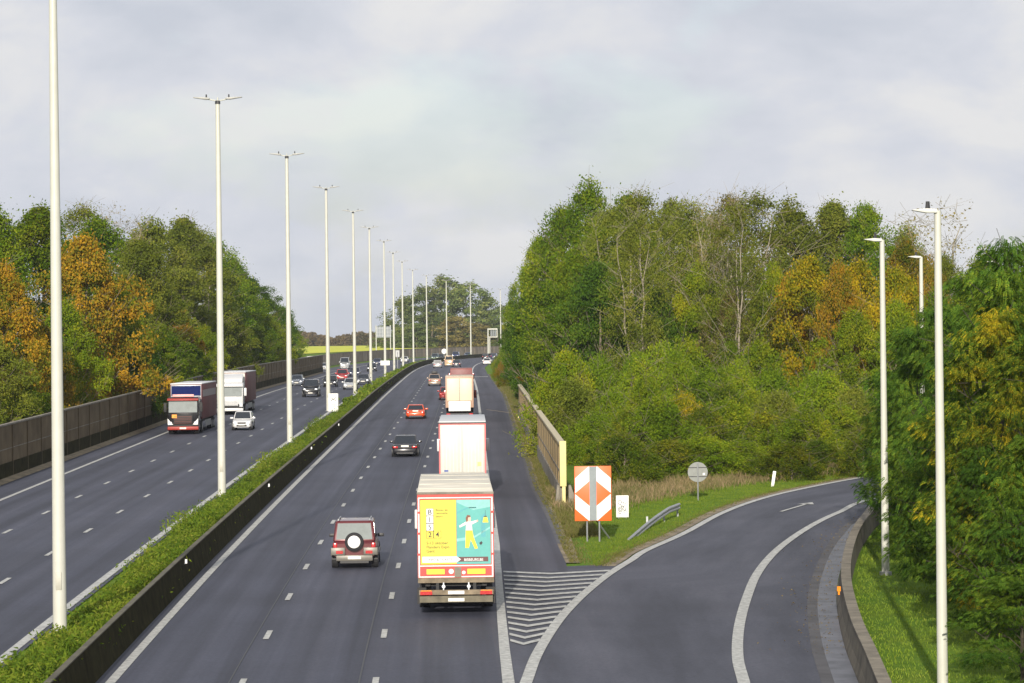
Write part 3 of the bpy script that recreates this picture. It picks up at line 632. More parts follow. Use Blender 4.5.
    b = MB(); b.box(-.25, .25, h + .058, h + .07, .40, .5); b.build('number_plate', plate, r)
    if rack: b = MB(); b.box(-.42, .42, -1.0, .7, H + .06, H + .38); o = b.build('roof_box', DKMET, r, .1); b = MB(); b.box(-w1, w1, -.7, -.65, H, H + .07); b.box(-w1, w1, .3, .35, H, H + .07); b.build('roof_bar', DKMET, o)
    return r
def put(o, px, py, left, label, cat, group=None, off=0.0, yaw=0):
    p = gp(px, py, left); th = heading(p.y) + rad(yaw)
    a = -th if not left else math.pi - th
    d = Vector((math.sin(th), math.cos(th), 0)) * off
    o.location = (p.x + d.x, p.y + d.y, gz(p.x + d.x, p.y + d.y) + .01); o.rotation_euler = (0, 0, a); return tag(o, label, cat, group)

# --- red off-roader with a covered spare wheel
red = paint('dark_red', (.10, .009, .012), .3, .2)
suv = build_car('offroad_car', 4.3, 1.82, 1.86, red, 'suv', gc=.42, wr=.39, roofm=None)
SIL = mat('bumper_silver', (.17, .16, .14), .45, .3)
b = MB(); b.cone((.0, -2.17, 1.05), (.0, -2.40, 1.05), .37, .37, 26); sp = b.build('spare_wheel', TYRE, suv, .04)
b = MB(); b.cone((.0, -2.38, 1.05), (.0, -2.42, 1.05), .26, .245, 24); b.build('wheel_cover', WHT, sp, .008)
b = MB(); b.box(-.05, .05, -2.426, -2.421, 1.2, 1.225); b.box(-.012, .012, -2.426, -2.421, 1.02, 1.08); b.build('emblem', INK, sp)
for sx in (-1, 1):
    b = MB(); b.box(*sorted((sx * .36, sx * .93)), -2.26, -2.05, .52, .82); bb = b.build('bumper_corner', SIL, suv, .03)
    b = MB(); b.box(*sorted((sx * .45, sx * .72)), -2.275, -2.261, .58, .70); b.build('fog_lamp', REDL, bb)
    b = MB(); b.box(*sorted((sx * .60, sx * .64)), -1.9, .3, 1.88, 1.92); b.box(*sorted((sx * .60, sx * .64)), -1.8, -1.75, 1.8, 1.9); b.box(*sorted((sx * .60, sx * .64)), .15, .2, 1.8, 1.9); b.build('roof_rail', GALV, suv)
    b = MB(); b.box(*sorted((sx * .88, sx * .945)), -1.9, 1.7, .46, .62); b.build('side_trim', SIL, suv, .02)
put(suv, 354.5, 569, False, 'dark red off-roader with a white covered spare wheel on its back', 'car', off=2.2)
# --- dark saloon, orange sports car, small car with roof box
c = build_car('saloon_car', 4.8, 1.86, 1.42, paint('graphite', (.022, .022, .026)), 'sedan'); put(c, 405, 457, False, 'black saloon ahead of the red off-roader in the middle lane', 'car', off=2.4)
c = build_car('sports_car', 4.3, 1.86, 1.28, paint('orange', (.62, .075, .012), .25, .1), 'sedan', wr=.34); put(c, 415.5, 419, False, 'low bright orange sports car in the left lane', 'car', off=2.2)
c = build_car('small_car', 4.1, 1.78, 1.62, paint('champagne', (.30, .22, .17)), 'hatch', rack=True); put(c, 434.5, 386, False, 'beige hatchback carrying a dark roof box', 'car', off=2)
c = build_car('small_car', 4.2, 1.8, 1.6, paint('silver', (.34, .35, .36)), 'boxy'); put(c, 437.5, 368, False, 'silver-grey car leading the beige one near the far bend', 'car', off=2)
c = build_car('delivery_van', 5.2, 1.95, 2.3, paint('sand', (.52, .38, .24)), 'van'); put(c, 449.0, 366.5, False, 'sand coloured van beside the dark car at the far bend', 'van', off=2)
c = build_car('small_car', 4.3, 1.8, 1.45, paint('slate', (.05, .055, .07)), 'sedan'); put(c, 456.5, 367, False, 'dark slate car right of the sand coloured van', 'car', off=2)
c = build_car('small_car', 4.3, 1.85, 1.5, paint('white', (.60, .60, .60), .3, 0), 'hatch'); put(c, 487, 364.8, False, 'lone white car in the right lane at the far bend', 'car', off=2)
c = build_car('small_car', 4.3, 1.8, 1.5, paint('black', (.015, .015, .018)), 'boxy'); put(c, 485, 359.0, False, 'black car directly ahead of the lone white one', 'car', off=2)
c = build_car('small_car', 4.3, 1.8, 1.5, paint('navy', (.02, .03, .09)), 'boxy'); put(c, 493.5, 358.6, False, 'navy car rounding the far bend beneath the gantry', 'car', off=2)
c = build_car('small_car', 4.2, 1.78, 1.46, paint('burgundy', (.22, .02, .02)), 'hatch'); put(c, 446.3, 402, False, 'burgundy car half hidden behind the orange-framed lorry', 'car', off=9, yaw=0)
# --- oncoming cars
def onc(L, Wd, H, col, kind, px, py, label, nm='small_car', cat='car', **k):
    c = build_car(nm, L, Wd, H, col, kind, **k); return put(c, px, py, True, label, cat, 'oncoming cars', off=2)
onc(3.6, 1.68, 1.5, paint('white', (.60, .60, .60)), 'hatch', 241.5, 430.5, 'small white city car overtaking the two oncoming lorries')
onc(4.6, 1.95, 1.95, paint('black', (.015, .015, .018)), 'boxy', 310.5, 397, 'big black boxy off-roader coming towards the camera', 'offroad_car', gc=.35, wr=.4)
onc(4.4, 1.8, 1.5, paint('steel_blue', (.16, .18, .22)), 'hatch', 296.5, 386, 'steel-blue car left of the big black off-roader')
onc(4.3, 1.8, 1.48, paint('white', (.60, .60, .60)), 'hatch', 323.5, 370.5, 'white car in the slow lane beside the left wall end')
onc(4.6, 1.85, 1.5, paint('graphite', (.022, .022, .026)), 'boxy', 330, 387, 'graphite car right of the big black off-roader')
onc(4.4, 1.85, 1.7, paint('red', (.42, .02, .02)), 'boxy', 342, 380.5, 'bright red people carrier in front of the silver van')
onc(5.3, 2.0, 2.4, paint('silver', (.34, .35, .36)), 'van', 344.6, 369.5, 'tall silver van behind the red people carrier', 'delivery_van', 'van')
onc(4.4, 1.82, 1.42, paint('pale_grey', (.5, .51, .52)), 'sedan', 350, 389.5, 'pale grey saloon in the fast lane nearest the median')
onc(4.4, 1.82, 1.5, paint('midnight', (.02, .03, .07)), 'hatch', 354.5, 376.5, 'midnight-blue hatchback behind the pale grey saloon')
onc(4.5, 1.84, 1.44, paint('iron', (.07, .075, .085)), 'sedan', 363, 384.5, 'iron-grey saloon close to the median planting')
onc(4.3, 1.82, 1.55, paint('black', (.015, .015, .018)), 'boxy', 371.5, 371.5, 'black car passing behind the sixth median mast')
onc(4.3, 1.82, 1.5, paint('navy', (.02, .03, .09)), 'hatch', 376.8, 365, 'small navy car far back in the fast lane')
onc(4.3, 1.82, 1.5, paint('white', (.60, .60, .60)), 'hatch', 404, 362.5, 'white car seen between the ninth and tenth masts')
onc(4.3, 1.84, 1.8, paint('teal_grey', (.05, .09, .10)), 'boxy', 434.5, 360.3, 'teal-grey car behind the eleventh mast')
onc(4.3, 1.82, 1.6, paint('black', (.015, .015, .018)), 'hatch', 440.5, 360.0, 'black car right of the teal-grey one at the bend')
onc(4.4, 1.84, 1.9, paint('royal_blue', (.02, .04, .16)), 'boxy', 455.3, 358.5, 'royal blue car right of the twelfth mast')
onc(4.4, 1.84, 1.5, paint('blue_grey', (.07, .10, .18)), 'hatch', 467, 357.5, 'blue-grey car just left of the thirteenth mast')

# --- lorries
CHAS = mat('chassis_black', (.02, .02, .02), .7)
def trailer(r, L, box, roof, sill, H=4.0, Wd=2.55, ribs=True):
    """box from y=-L (rear) to y=0"""
    w = Wd / 2; z0 = 1.12
    b = MB(); b.box(-w, w, -L, 0, z0, H - .09); b.build('box_body', box, r, .02)
    b = MB(); b.box(-w - .005, w + .005, -L + .01, .003, H - .088, H); ro = b.build('roof', roof, r, .03)
    if ribs:
        b = MB()
        for k in range(4): b = MB(); b.box(-w + .04, w - .04, -L + 2.2 + k * L / 4.2, -L + 2.26 + k * L / 4.2, H + .001, H + .016); b.build('roof_rib', roof, ro, .01)
    b = MB(); b.box(-w + .25, -w + .4, -L + .2, -.3, .85, z0 - .003); b.box(w - .4, w - .25, -L + .2, -.3, .85, z0 - .003); b.box(-w + .4, w - .4, -L + .3, -L + .45, .85, 1.0); b.build('chassis', CHAS, r)
    b = MB(); b.box(-w + .02, -w + .06, -L + 5.3, -3.2, .45, .95); b.box(w - .06, w - .02, -L + 5.3, -3.2, .45, .95); b.build('side_guard', sill, r)
    for y in (-L + 1.9, -L + 3.2, -L + 4.5):
        for sx in (-1, 1): wheel(r, sx * (w - .22), y, .5, .38)
def cab(r, m, y0=.7, Hc=2.9, detail=None, visor=None, defl=None, bump=None, lowm=None):
    w = 1.23; y1 = y0 + 2.2
    b = MB(); b.prism([(y0, .95), (y1, .95), (y1 + .05, 1.6), (y1 - .12, Hc - .25), (y1 - .35, Hc), (y0, Hc)], -w, w, 'yz'); c = b.build('cab', m, r, .08)
    b = MB(); b.box(-w + .05, w - .05, y0 - .1, y1 - .1, .45, .95); b.build('cab_base', CHAS, r)
    b = MB(); b.box(-w - .01, w + .01, y1 - .55, y1 + .16, .32, .60); bu = b.build('bumper', bump or m, r, .06)
    b = MB(); b.box(-.26, .26, y1 + .161, y1 + .172, .40, .52); b.build('number_plate', PLATE, bu)
    b = MB(); b.prism([(y1 + .066, 1.72), (y1 + .09, 1.72), (y1 - .05, Hc - .32), (y1 - .09, Hc - .32)], -w + .1, w - .1, 'yz'); b.build('windscreen', SCREEN, r)
    b = MB(); b.box(-w * .62, w * .62, y1 + .0, y1 + .085, .82, 1.5); g = b.build('radiator_panel', lowm or CHAS, r, .02)
    for k in range(5):
        b = MB(); b.box(-w * .56, w * .56, y1 + .088, y1 + .11, .86 + k * .13, .885 + k * .13); b.build('grille_bar', detail or GALV, g)
    for sx in (-1, 1):
        b = MB(); b.box(*sorted((sx * w * .72, sx * w * .98)), y1 - .1, y1 + .10, .72, .98); b.build('headlight', LAMPW, r, .03)
        b = MB(); b.box(*sorted((sx * (w + .08), sx * (w + .33))), y1 - .3, y1 - .12, 1.75, 2.5); mi = b.build('mirror', m if visor is None else CHAS, r, .04); b = MB(); b.cone((sx * (w - .05), y1 - .2, 2.45), (sx * (w + .2), y1 - .2, 2.45), .025, .025, 6); b.build('mirror_arm', CHAS, mi)
        b = MB(); b.box(*sorted((sx * (w + .001), sx * (w + .008))), y1 - 1.3, y1 - .45, 1.75, 2.5); b.build('side_window', GLASS, r)
    if visor: b = MB(); b.prism([(y1 - .1, Hc - .22), (y1 + .20, Hc - .28), (y1 + .18, Hc - .18), (y1 - .2, Hc - .08)], -w - .02, w + .02, 'yz'); b.build('sun_visor', visor, r, .02)
    if defl: b = MB(); b.prism([(y0 + .1, Hc + .004), (y1 - .5, Hc + .004), (y1 - .75, Hc + .35), (y0 + .2, 3.82)], -w + .08, w - .08, 'yz'); b.build('roof_deflector', defl, r, .08)
    b = MB(); b.box(-.5, .5, -1.5, y0 + .3, .55, .95); b.build('tractor_frame', CHAS, r)
    for y in (y1 - .75, -.9):
        for sx in (-1, 1): wheel(r, sx * 1.02, y, .5, .36)
def lorry(name, L): r = empty(name); return r
# lorry with the yellow and teal advertisement
RW = mat('red_frame', (.55, .05, .04), .5, var=.15); CREAM = mat('cream_tarpaulin', (.66, .62, .52), .8, var=.15, scale=.8); OFFW = mat('offwhite_panel', (.54, .53, .48), .45, var=.03)
T1 = empty('articulated_lorry'); L = 13.6
trailer(T1, L, mat('grubby_side', (.30, .27, .22), .7), CREAM, GALV)
cab(T1, paint('white', (.60, .60, .60)), Hc=3.6)
YB = mat('advert_yellow', (.66, .55, .05), .5, var=.03); TE = mat('advert_teal', (.085, .36, .33), .5, var=.12, scale=.9); MAR = mat('advert_maroon', (.10, .03, .03), .5)
yr = -L
b = MB(); b.box(-1.27, 1.27, yr - .03, yr - .002, 1.15, 3.93); fr = b.build('rear_frame', RW, T1)
b = MB()
for (x0, x1, z0, z1) in [(-1.245, 1.245, 3.80, 3.835), (-1.245, -1.20, 1.2, 3.80), (1.20, 1.245, 1.2, 3.80), (-1.245, 1.245, 1.165, 1.2), (-1.2, 1.2, 1.53, 1.565)]: b.box(x0, x1, yr - .036, yr - .031, z0, z1)
b.build('reflective_tape', WHT, fr)
b = MB(); b.box(-1.28, 1.28, yr - .05, yr + .1, 3.935, 4.0); b.build('top_rail', CONC, T1)
b = MB(); b.box(-1.17, .02, yr - .05, yr - .031, 1.6, 3.75); dl = b.build('left_door', YB, T1)
b = MB(); b.box(.03, 1.17, yr - .05, yr - .031, 1.6, 3.75); dr = b.build('right_door', TE, T1)
Y = yr - .052
def cell(x, z, s, mm, ch):
    b = MB(); b.box(x, x + s, Y - .001, Y, z, z + s); b.build('letter_frame', INK, dl)
    b = MB(); b.box(x + .012, x + s - .012, Y - .004, Y - .0015, z + .012, z + s - .012); b.build('letter_field', mm, dl)
    text(ch, .24, (x + s / 2, Y - .006, z + .045), (rad(90), 0, 0), INK, dl, 'letter', 'CENTER')
for k, (ch, mm, xx) in enumerate([('B', WHT, 0), ('I', WHT, 0), ('S', WHT, 0), ('2', YB, 0), ('4', YB, 1)]):
    s_ = .25; z = 3.22 - min(k, 3) * s_; cell(-.98 + xx * s_, z, s_, mm, ch)
tf = lambda s, size, x, z, mm, par, al='LEFT': text(s, size, (x, Y - .004, z), (rad(90), 0, 0), mm, par, 'lettering', al)
GRN = mat('advert_text', (.12, .12, .03), .6)
tf('Bouw- en\nrenovatie\nbeurs', .105, -.66, 3.38, GRN, dl)
tf('5-13 oktober\nFlanders Expo\nGent', .135, -.98, 2.27, GRN, dl)
b = MB(); b.box(-1.12, .03, Y - .003, Y - .0005, 1.66, 1.86); b.prism([(.03, 1.66), (.17, 1.76), (.03, 1.86)], Y - .004, Y - .0008, 'xz'); b.build('white_arrow', WHT, dl)
tf('INFO & TICKETS', .11, -.92, 1.72, mat('grey_ink', (.12, .13, .12), .6), dl)
b = MB(); b.box(.05, 1.08, Y - .0030, Y - .0005, 1.68, 1.84); b.build('maroon_strip', MAR, dr)
tf('BISBEURS.BE', .12, .27, 1.705, WHT, dr)
# picture on the teal door: pale sweeps, figure in yellow trousers, hanging lamp
PT = mat('advert_pale', (.20, .47, .45), .5); SK = mat('advert_skin', (.70, .42, .32), .5); BL = mat('advert_blouse', (.78, .70, .62), .5); YT = mat('advert_trousers', (.85, .55, .03), .5); HR = mat('advert_hair', (.16, .06, .03), .5); LT = mat('advert_shade', (.07, .33, .36), .5)
def flatp(name, polys, mm, d=.002):
    b = MB()
    for p_ in polys: b.prism(p_, Y - .001 - d, Y - .0004 - d + .0008, 'xz')
    b.build(name, mm, dr)
flatp('pale_sky', [[(.6, 3.4), (1.16, 3.5), (1.16, 3.74), (.04, 3.74), (.04, 3.66)]], PT, .0)
flatp('pale_sweep', [[(.04, 2.35), (.55, 2.42), (1.15, 2.78), (1.15, 2.84), (.6, 2.52), (.04, 2.45)]], PT, .0)
flatp('dark_sweep', [[(.06, 3.28), (.4, 3.46), (.7, 3.46), (.7, 3.5), (.4, 3.5), (.06, 3.34)], [(.85, 2.5), (1.0, 2.5), (1.0, 3.3), (.85, 3.2)]], LT, .0)
flatp('trousers', [[(.34, 2.72), (.56, 2.72), (.6, 2.5), (.74, 2.12), (.64, 2.1), (.5, 2.42), (.44, 2.14), (.32, 2.14)]], YT, .002)
flatp('blouse', [[(.36, 3.02), (.54, 3.02), (.56, 2.72), (.34, 2.72)], [(.36, 3.02), (.36, 2.92), (.14, 2.82), (.12, 2.88)], [(.54, 3.02), (.54, 2.92), (.72, 3.0), (.7, 3.06)]], BL, .003)
flatp('face', [[(.4, 3.02), (.5, 3.02), (.52, 3.14), (.45, 3.2), (.38, 3.14)], [(.7, 3.0), (.76, 3.02), (.75, 3.08), (.7, 3.06)]], SK, .004)
flatp('hair', [[(.36, 3.0), (.41, 3.02), (.42, 3.15), (.5, 3.17), (.5, 3.22), (.4, 3.24), (.34, 3.14)]], HR, .005)
flatp('hanging_lamp', [[(.94, 3.16), (1.06, 3.16), (1.1, 2.98), (.9, 2.98)]], YB, .002)
flatp('lamp_cap', [[(.96, 3.2), (1.04, 3.2), (1.05, 3.165), (.95, 3.165)], [(.995, 3.4), (1.005, 3.4), (1.005, 3.2), (.995, 3.2)], [(.78, 2.3), (.86, 2.36), (.9, 2.3), (.84, 2.22)]], INK, .003)
# lower rear
for x in (-.68, .68): b = MB(); b.box(x - .30, x + .30, yr - .045, yr - .0365, 1.27, 1.44); b.build('marker_board', mat('reflective_yellow', (.9, .62, .03), .4), T1)
b = MB(); b.cone((-.16, yr - .05, 1.36), (-.16, yr - .037, 1.36), .085, .085, 16); b.cone((.26, yr - .05, 1.32), (.26, yr - .037, 1.32), .06, .06, 14); b.build('round_sticker', WHT, T1)
b = MB(); b.box(-.05, .18, yr - .06, yr - .037, 1.17, 1.5); b.build('latch_plate', CONC, T1)
b = MB(); b.box(-1.27, 1.27, yr - .02, yr + .12, .98, 1.147); b.build('rear_beam', mat('grimy_beam', (.19, .15, .10), .8, var=.4), T1)
b = MB(); b.box(-1.24, 1.24, yr - .03, yr + .08, .58, .74); lb = b.build('lamp_bar', mat('grimy_beam', (.19, .15, .10), .8), T1)
b = MB(); b.box(-1.22, 1.22, yr - .06, yr + .06, .33, .54); ub = b.build('underrun_bar', mat('dirty_steel', (.12, .105, .07), .7, var=.4), T1)
for sx in (-1, 1):
    b = MB(); b.box(*sorted((sx * .80, sx * 1.2)), yr - .075, yr - .031, .585, .70); b.build('tail_light', REDL, lb)
    b = MB(); b.box(*sorted((sx * .82, sx * 1.18)), yr - .072, yr - .031, .702, .735); b.build('indicator', AMBER, lb)
    b = MB(); b.cone((sx * .42, yr - .05, .86), (sx * .42, yr - .03, .86), .06, .06, 12); b.box(sx * .42 - .02, sx * .42 + .02, yr - .03, yr, .74, .99); b.build('reversing_lamp', LAMPW, T1)
    b = MB(); b.box(sx * .62 - .05, sx * .62 + .05, yr, yr + .06, .74, .98); b.build('bracket', CHAS, T1)
    b = MB(); b.box(*sorted((sx * 1.0, sx * 1.3)), yr + .3, yr + .4, .25, .8); b.build('mud_flap', CHAS, T1)
    for z in (1.9, 2.6, 3.3): b = MB(); b.box(*sorted((sx * 1.18, sx * 1.28)), yr - .06, yr - .031, z, z + .07); b.build('hinge', RW, T1)
b = MB(); b.box(-.27, .27, yr - .05, yr - .031, .60, .71); b.build('number_plate', WHT, lb)
b = MB(); b.box(-.27, .27, yr - .075, yr - .061, .36, .47); b.build('number_plate', PLATE, ub)
put(T1, 456.5, 616.5, False, 'curtain-sided lorry with a yellow and teal advertisement on its doors', 'lorry', off=13.7)

# white box lorry
T2 = empty('articulated_lorry'); trailer(T2, 13.6, OFFW, mat('grey_roof', (.50, .51, .52), .5, var=.05), GALV, ribs=False)
cab(T2, paint('white', (.60, .60, .60)), Hc=3.6)
PINK = mat('faded_red_tape', (.62, .12, .12), .5)
b = MB()
for (x0, x1, z0, z1) in [(-1.275, 1.275, 3.80, 3.86), (-1.275, -1.20, 1.15, 3.8), (1.20, 1.275, 1.15, 3.8)]: b.box(x0, x1, -13.625, -13.601, z0, z1)
b.build('red_edge_tape', PINK, T2)
b = MB(); b.box(-1.28, 1.28, -13.64, -13.5, 3.87, 3.93); b.build('top_rail', DKMET, T2)
for x0, x1 in ((-1.17, -.01), (.01, 1.17)):
    b = MB(); b.box(x0, x1, -13.64, -13.601, 1.2, 3.77); dd = b.build('rear_door', OFFW, T2, .008)
    for k in range(6): b = MB(); xx = x0 + .1 + k * .19; b.box(xx, xx + .02, -13.652, -13.6405, 1.25, 3.72); b.build('door_rib', mat('rib_white', (.66, .66, .62), .5), dd)
b = MB(); b.box(.80, 1.0, -13.656, -13.6525, 1.55, 1.78); b.build('yellow_sticker', mat('sticker_yellow', (.62, .6, .2), .5), T2)
b = MB(); b.box(-1.0, -.78, -13.656, -13.6525, 1.26, 1.36); b.build('blue_sticker', mat('sticker_blue', (.06, .1, .3), .5), T2)
b = MB(); b.box(-1.22, 1.22, -13.66, -13.5, .5, .75); b.build('lamp_bar', DKMET, T2)
for sx in (-1, 1): b = MB(); b.box(*sorted((sx * .8, sx * 1.2)), -13.68, -13.661, .53, .7); b.build('tail_light', REDL, T2)
b = MB(); b.box(-.27, .27, -13.68, -13.661, .55, .68); b.build('number_plate', PLATE, T2)
for sx in (-1, 1):
    b = MB(); b.cone((sx * 1.2, -13.63, .8), (sx * 1.2, -13.63, .9), .03, .03, 6); b.build('side_lamp', AMBER, T2)
put(T2, 463.0, 497.5, False, 'plain white box lorry with a thin red edge, behind the advertising one', 'lorry', off=13.7)

# lorry with orange frame and white tail lift
T3 = empty('box_lorry'); OR2 = mat('orange_frame', (.42, .27, .19), .5, var=.08); CRD = mat('cream_door', (.64, .58, .43), .5, var=.03)
trailer(T3, 9.0, OR2, mat('cream_roof', (.50, .42, .33), .6), GALV, ribs=False, Wd=2.55)
cab(T3, paint('burgundy', (.22, .02, .02)), Hc=3.2)
for x0, x1 in ((-1.12, -.012), (.012, 1.12)):
    b = MB(); b.box(x0, x1, -9.04, -9.001, 1.75, 3.76); b.build('rear_door', CRD, T3, .01)
b = MB(); b.box(-.011, .011, -9.05, -9.001, 1.75, 3.76); b.build('door_seal', DKMET, T3)
b = MB(); b.box(-1.0, 1.0, -9.14, -9.042, .80, 1.70); b.build('tail_lift', WHT, T3, .02)
b = MB(); b.box(-1.2, 1.2, -9.06, -8.9, .42, .62); b.build('lamp_bar', DKMET, T3)
for sx in (-1, 1): b = MB(); b.box(*sorted((sx * .86, sx * 1.2)), -9.08, -9.061, .45, .6); b.build('tail_light', REDL, T3)
put(T3, 459.8, 421, False, 'box lorry with cream doors, orange frame and a white tail lift', 'lorry', off=9.1)
# dark red lorry leading the row, only its top edge shows
T4 = empty('box_lorry'); trailer(T4, 8.0, mat('dark_red_box', (.25, .05, .04), .5), mat('dark_red_roof', (.22, .07, .06), .5), GALV, H=3.2, ribs=False); cab(T4, paint('burgundy', (.22, .02, .02)), Hc=3.0)
b = MB(); b.box(-1.2, 1.2, -8.05, -8.001, 1.2, 3.05); b.build('rear_door', mat('dark_red_door', (.18, .05, .05), .5), T4, .01)
put(T4, 461.5, 396, False, 'dark red lorry leading the row, only its top edge showing', 'lorry', off=8)

# oncoming lorry A: black and red cab, maroon curtain
MARC = mat('maroon_curtain', (.13, .035, .04), .6, var=.2, scale=.6)
TA = empty('articulated_lorry'); trailer(TA, 13.6, MARC, mat('white_roof', (.62, .63, .64), .5), GALV, ribs=False)
b = MB(); b.box(-1.22, 1.22, .003, .06, 1.3, 3.85); b.build('front_wall', GALV, TA, .01)
b = MB(); b.box(-1.18, 1.18, .061, .09, 3.0, 3.80); b.build('navy_panel', mat('navy_panel', (.010, .018, .09), .9, spec=.1), TA)
RB = mat('red_trim', (.30, .022, .012), .5); cab(TA, paint('black', (.015, .015, .018)), y0=.6, Hc=2.95, visor=RB, detail=mat('dull_red', (.16, .03, .02), .5), bump=RB)
y1 = .6 + 2.2
b = MB(); b.box(-.85, .85, y1 - .4, y1 - .3, 2.96, 3.16); b.build('roof_sign', mat('pale_red_sign', (.70, .35, .33), .5), TA, .02)
b = MB(); b.box(.48, .88, y1 + .09, y1 + .11, 1.28, 1.56); b.build('hazard_plate', mat('hazard_orange', (.85, .30, .02), .5), TA)
for sx in (-1, 1): b = MB(); b.prism([(sx * .78, .75), (sx * 1.2, .75), (sx * 1.22, 1.25)], y1 + .105, y1 + .12, 'xz'); b.build('white_flash', WHT, TA)
b = MB(); b.box(1.276, 1.29, -12.6, -.6, 2.9, 3.45); b.build('lettering_band', mat('curtain_grey', (.30, .27, .27), .6), TA)
b = MB(); b.box(-1.29, -1.276, -12.6, -.6, 2.9, 3.45); b.build('lettering_band', mat('curtain_grey', (.30, .27, .27), .6), TA)
put(TA, 183, 434.5, True, 'oncoming lorry with black and red cab and dark red curtain side', 'lorry', off=2.95)
TB = empty('articulated_lorry'); trailer(TB, 13.6, MARC, mat('white_roof', (.62, .63, .64), .5), GALV, ribs=False)
b = MB(); b.box(-1.22, 1.22, .003, .06, 1.3, 3.85); b.build('front_wall', OFFW, TB, .01)
WP = paint('white', (.60, .60, .60)); cab(TB, WP, y0=.6, Hc=3.0, defl=WP, lowm=WP, detail=SGREY)
b = MB(); b.prism([(2.7, 2.7), (3.02, 2.62), (3.0, 2.85), (2.6, 2.95)], -1.24, 1.24, 'yz'); b.build('sun_visor', WP, TB, .02)
put(TB, 230, 415, True, 'oncoming lorry with all-white cab and maroon trailer behind the first', 'lorry', off=2.95)

# ------------------------------------------------------------------ vegetation
def rot_frames(nrm, rng):
    """two random unit vectors across each normal"""
    r = rng.normal(size=nrm.shape); u = np.cross(nrm, r); u /= np.linalg.norm(u, axis=1, keepdims=True) + 1e-9; return u, np.cross(nrm, u)
def leaf_quads(C, N, size, rng, ratio=.6):
    u, w = rot_frames(N, rng); s = size[:, None] if hasattr(size, '__len__') else size
    V = np.stack([C - u * s, C + w * s * ratio, C + u * s, C - w * s * ratio], 1).reshape(-1, 3)
    F = np.arange(len(C) * 4).reshape(-1, 4); return V, F
def crown(seed, H, R, base, n_cl, n_leaf, leaf, cl_r, flat_=.75, taper=1.0, jitter=.5, lean=0):
    """clump centres through an uneven envelope, then leaves round each centre"""
    rng = np.random.default_rng(seed); cs = []
    lob = rng.uniform(0, 6.28, 5); amp = rng.uniform(.12, .26, 5)
    while len(cs) < n_cl:
        z = rng.uniform(0, 1); a = rng.uniform(0, 6.283)
        env = (math.sin(math.pi * min(1, (z * .93 + .07)) ** taper) ** .68) * (1 + sum(amp[i] * math.sin((i + 1) * a + lob[i] + 4 * z) for i in range(5)))
        q = rng.uniform(.25, 1) ** .5; rr = R * env * q
        cs.append((rr * math.cos(a) + lean * z, rr * math.sin(a), base * H + (H * (1 - base)) * z))
    cs = np.array(cs); k = rng.integers(0, n_cl, n_leaf); rad_ = cl_r * rng.uniform(.45, 1.5, n_cl)
    d = rng.normal(size=(n_leaf, 3)); d /= np.linalg.norm(d, axis=1, keepdims=True); q = rng.uniform(0, 1, n_leaf) ** .45 * np.where(rng.uniform(0, 1, n_leaf) < .16, rng.uniform(1.0, 1.9, n_leaf), 1)
    off = d * (q * rad_[k])[:, None]; off[:, 2] *= flat_; C = cs[k] + off
    N = d + rng.normal(size=d.shape) * jitter; N[:, 2] += .35; N /= np.linalg.norm(N, axis=1, keepdims=True)
    V, F = leaf_quads(C, N, leaf * rng.uniform(.6, 1.3, n_leaf), rng); return V, F, cs
def limbs(seed, H, r0, cs, base, n_limb=16, sub=True, top=.9, fork=False, ext=1.12):
    rng = np.random.default_rng(seed + 5); b = MB(); pts = []
    stems = [(0, 0)] if not fork else [(-.4, 0), (.5, .3)]
    for (sx, sy) in stems:
        p = Vector((sx * .3, sy * .3, -.4)); k = 9; path = [p]
        for i in range(1, k + 1):
            t = i / k; path.append(Vector((sx * (1 + 3.4 * t * t) + rng.normal() * .12 * H / 18, sy * (1 + 3.4 * t * t) + rng.normal() * .12 * H / 18, H * top * t)))
        for i in range(k):
            b.cone(path[i], path[i + 1], max(.03, r0 * (1 - i / k) ** .8 + .02), max(.025, r0 * (1 - (i + 1) / k) ** .8 + .02), 7, False)
        pts.append(path)
    idx = rng.choice(len(cs), min(n_limb, len(cs)), replace=False)
    for j in idx:
        c = Vector(cs[j]); c = Vector((c.x * ext, c.y * ext, c.z + .25 * (ext - 1) * H)); path = pts[rng.integers(0, len(pts))]
        zt = max(base * H * .8, c.z - (Vector((c.x, c.y, 0)).length) * rng.uniform(.5, 1.1)); i = min(len(path) - 2, max(0, int(zt / (H * top) * (len(path) - 1))))
        a = path[i].lerp(path[i + 1], min(1, max(0, zt / (H * top) * (len(path) - 1) - i))); m_ = a.lerp(c, .5) + Vector((rng.normal() * .2, rng.normal() * .2, .35))
        q = r0 * .38 * max(.25, 1 - zt / H); b.cone(a, m_, q, q * .6, 5, False); b.cone(m_, c, q * .6, .015, 5, False)
        if sub:
            for _ in range(3):
                e = c + Vector(tuple(rng.normal(size=3) * .9)); e.z = c.z + abs(e.z - c.z) * .8; b.cone(m_.lerp(c, rng.uniform(.2, .9)), e, q * .35 + .008, .01, 4, False)
    return b
def template(name, seed, H, R, base, n_cl, n_leaf, leaf, cl_r, r0=.22, bark=None, n_limb=16, **k):
    fork = k.pop('fork', False); V, F, cs = crown(seed, H, R, base, n_cl, n_leaf, leaf, cl_r, **k)
    cm = npmesh('crown', V, F, None, 'mesh'); cm.materials.append(BARK)
    tb = limbs(seed, H, r0, cs, base, n_limb, fork=fork); tm = bpy.data.meshes.new('trunk'); tm.from_pydata(tb.v, [], tb.f); tm.materials.append(bark or BARK)
    for p in tm.polygons: p.use_smooth = True
    return dict(H=H, R=R, crown=cm, trunk=tm)
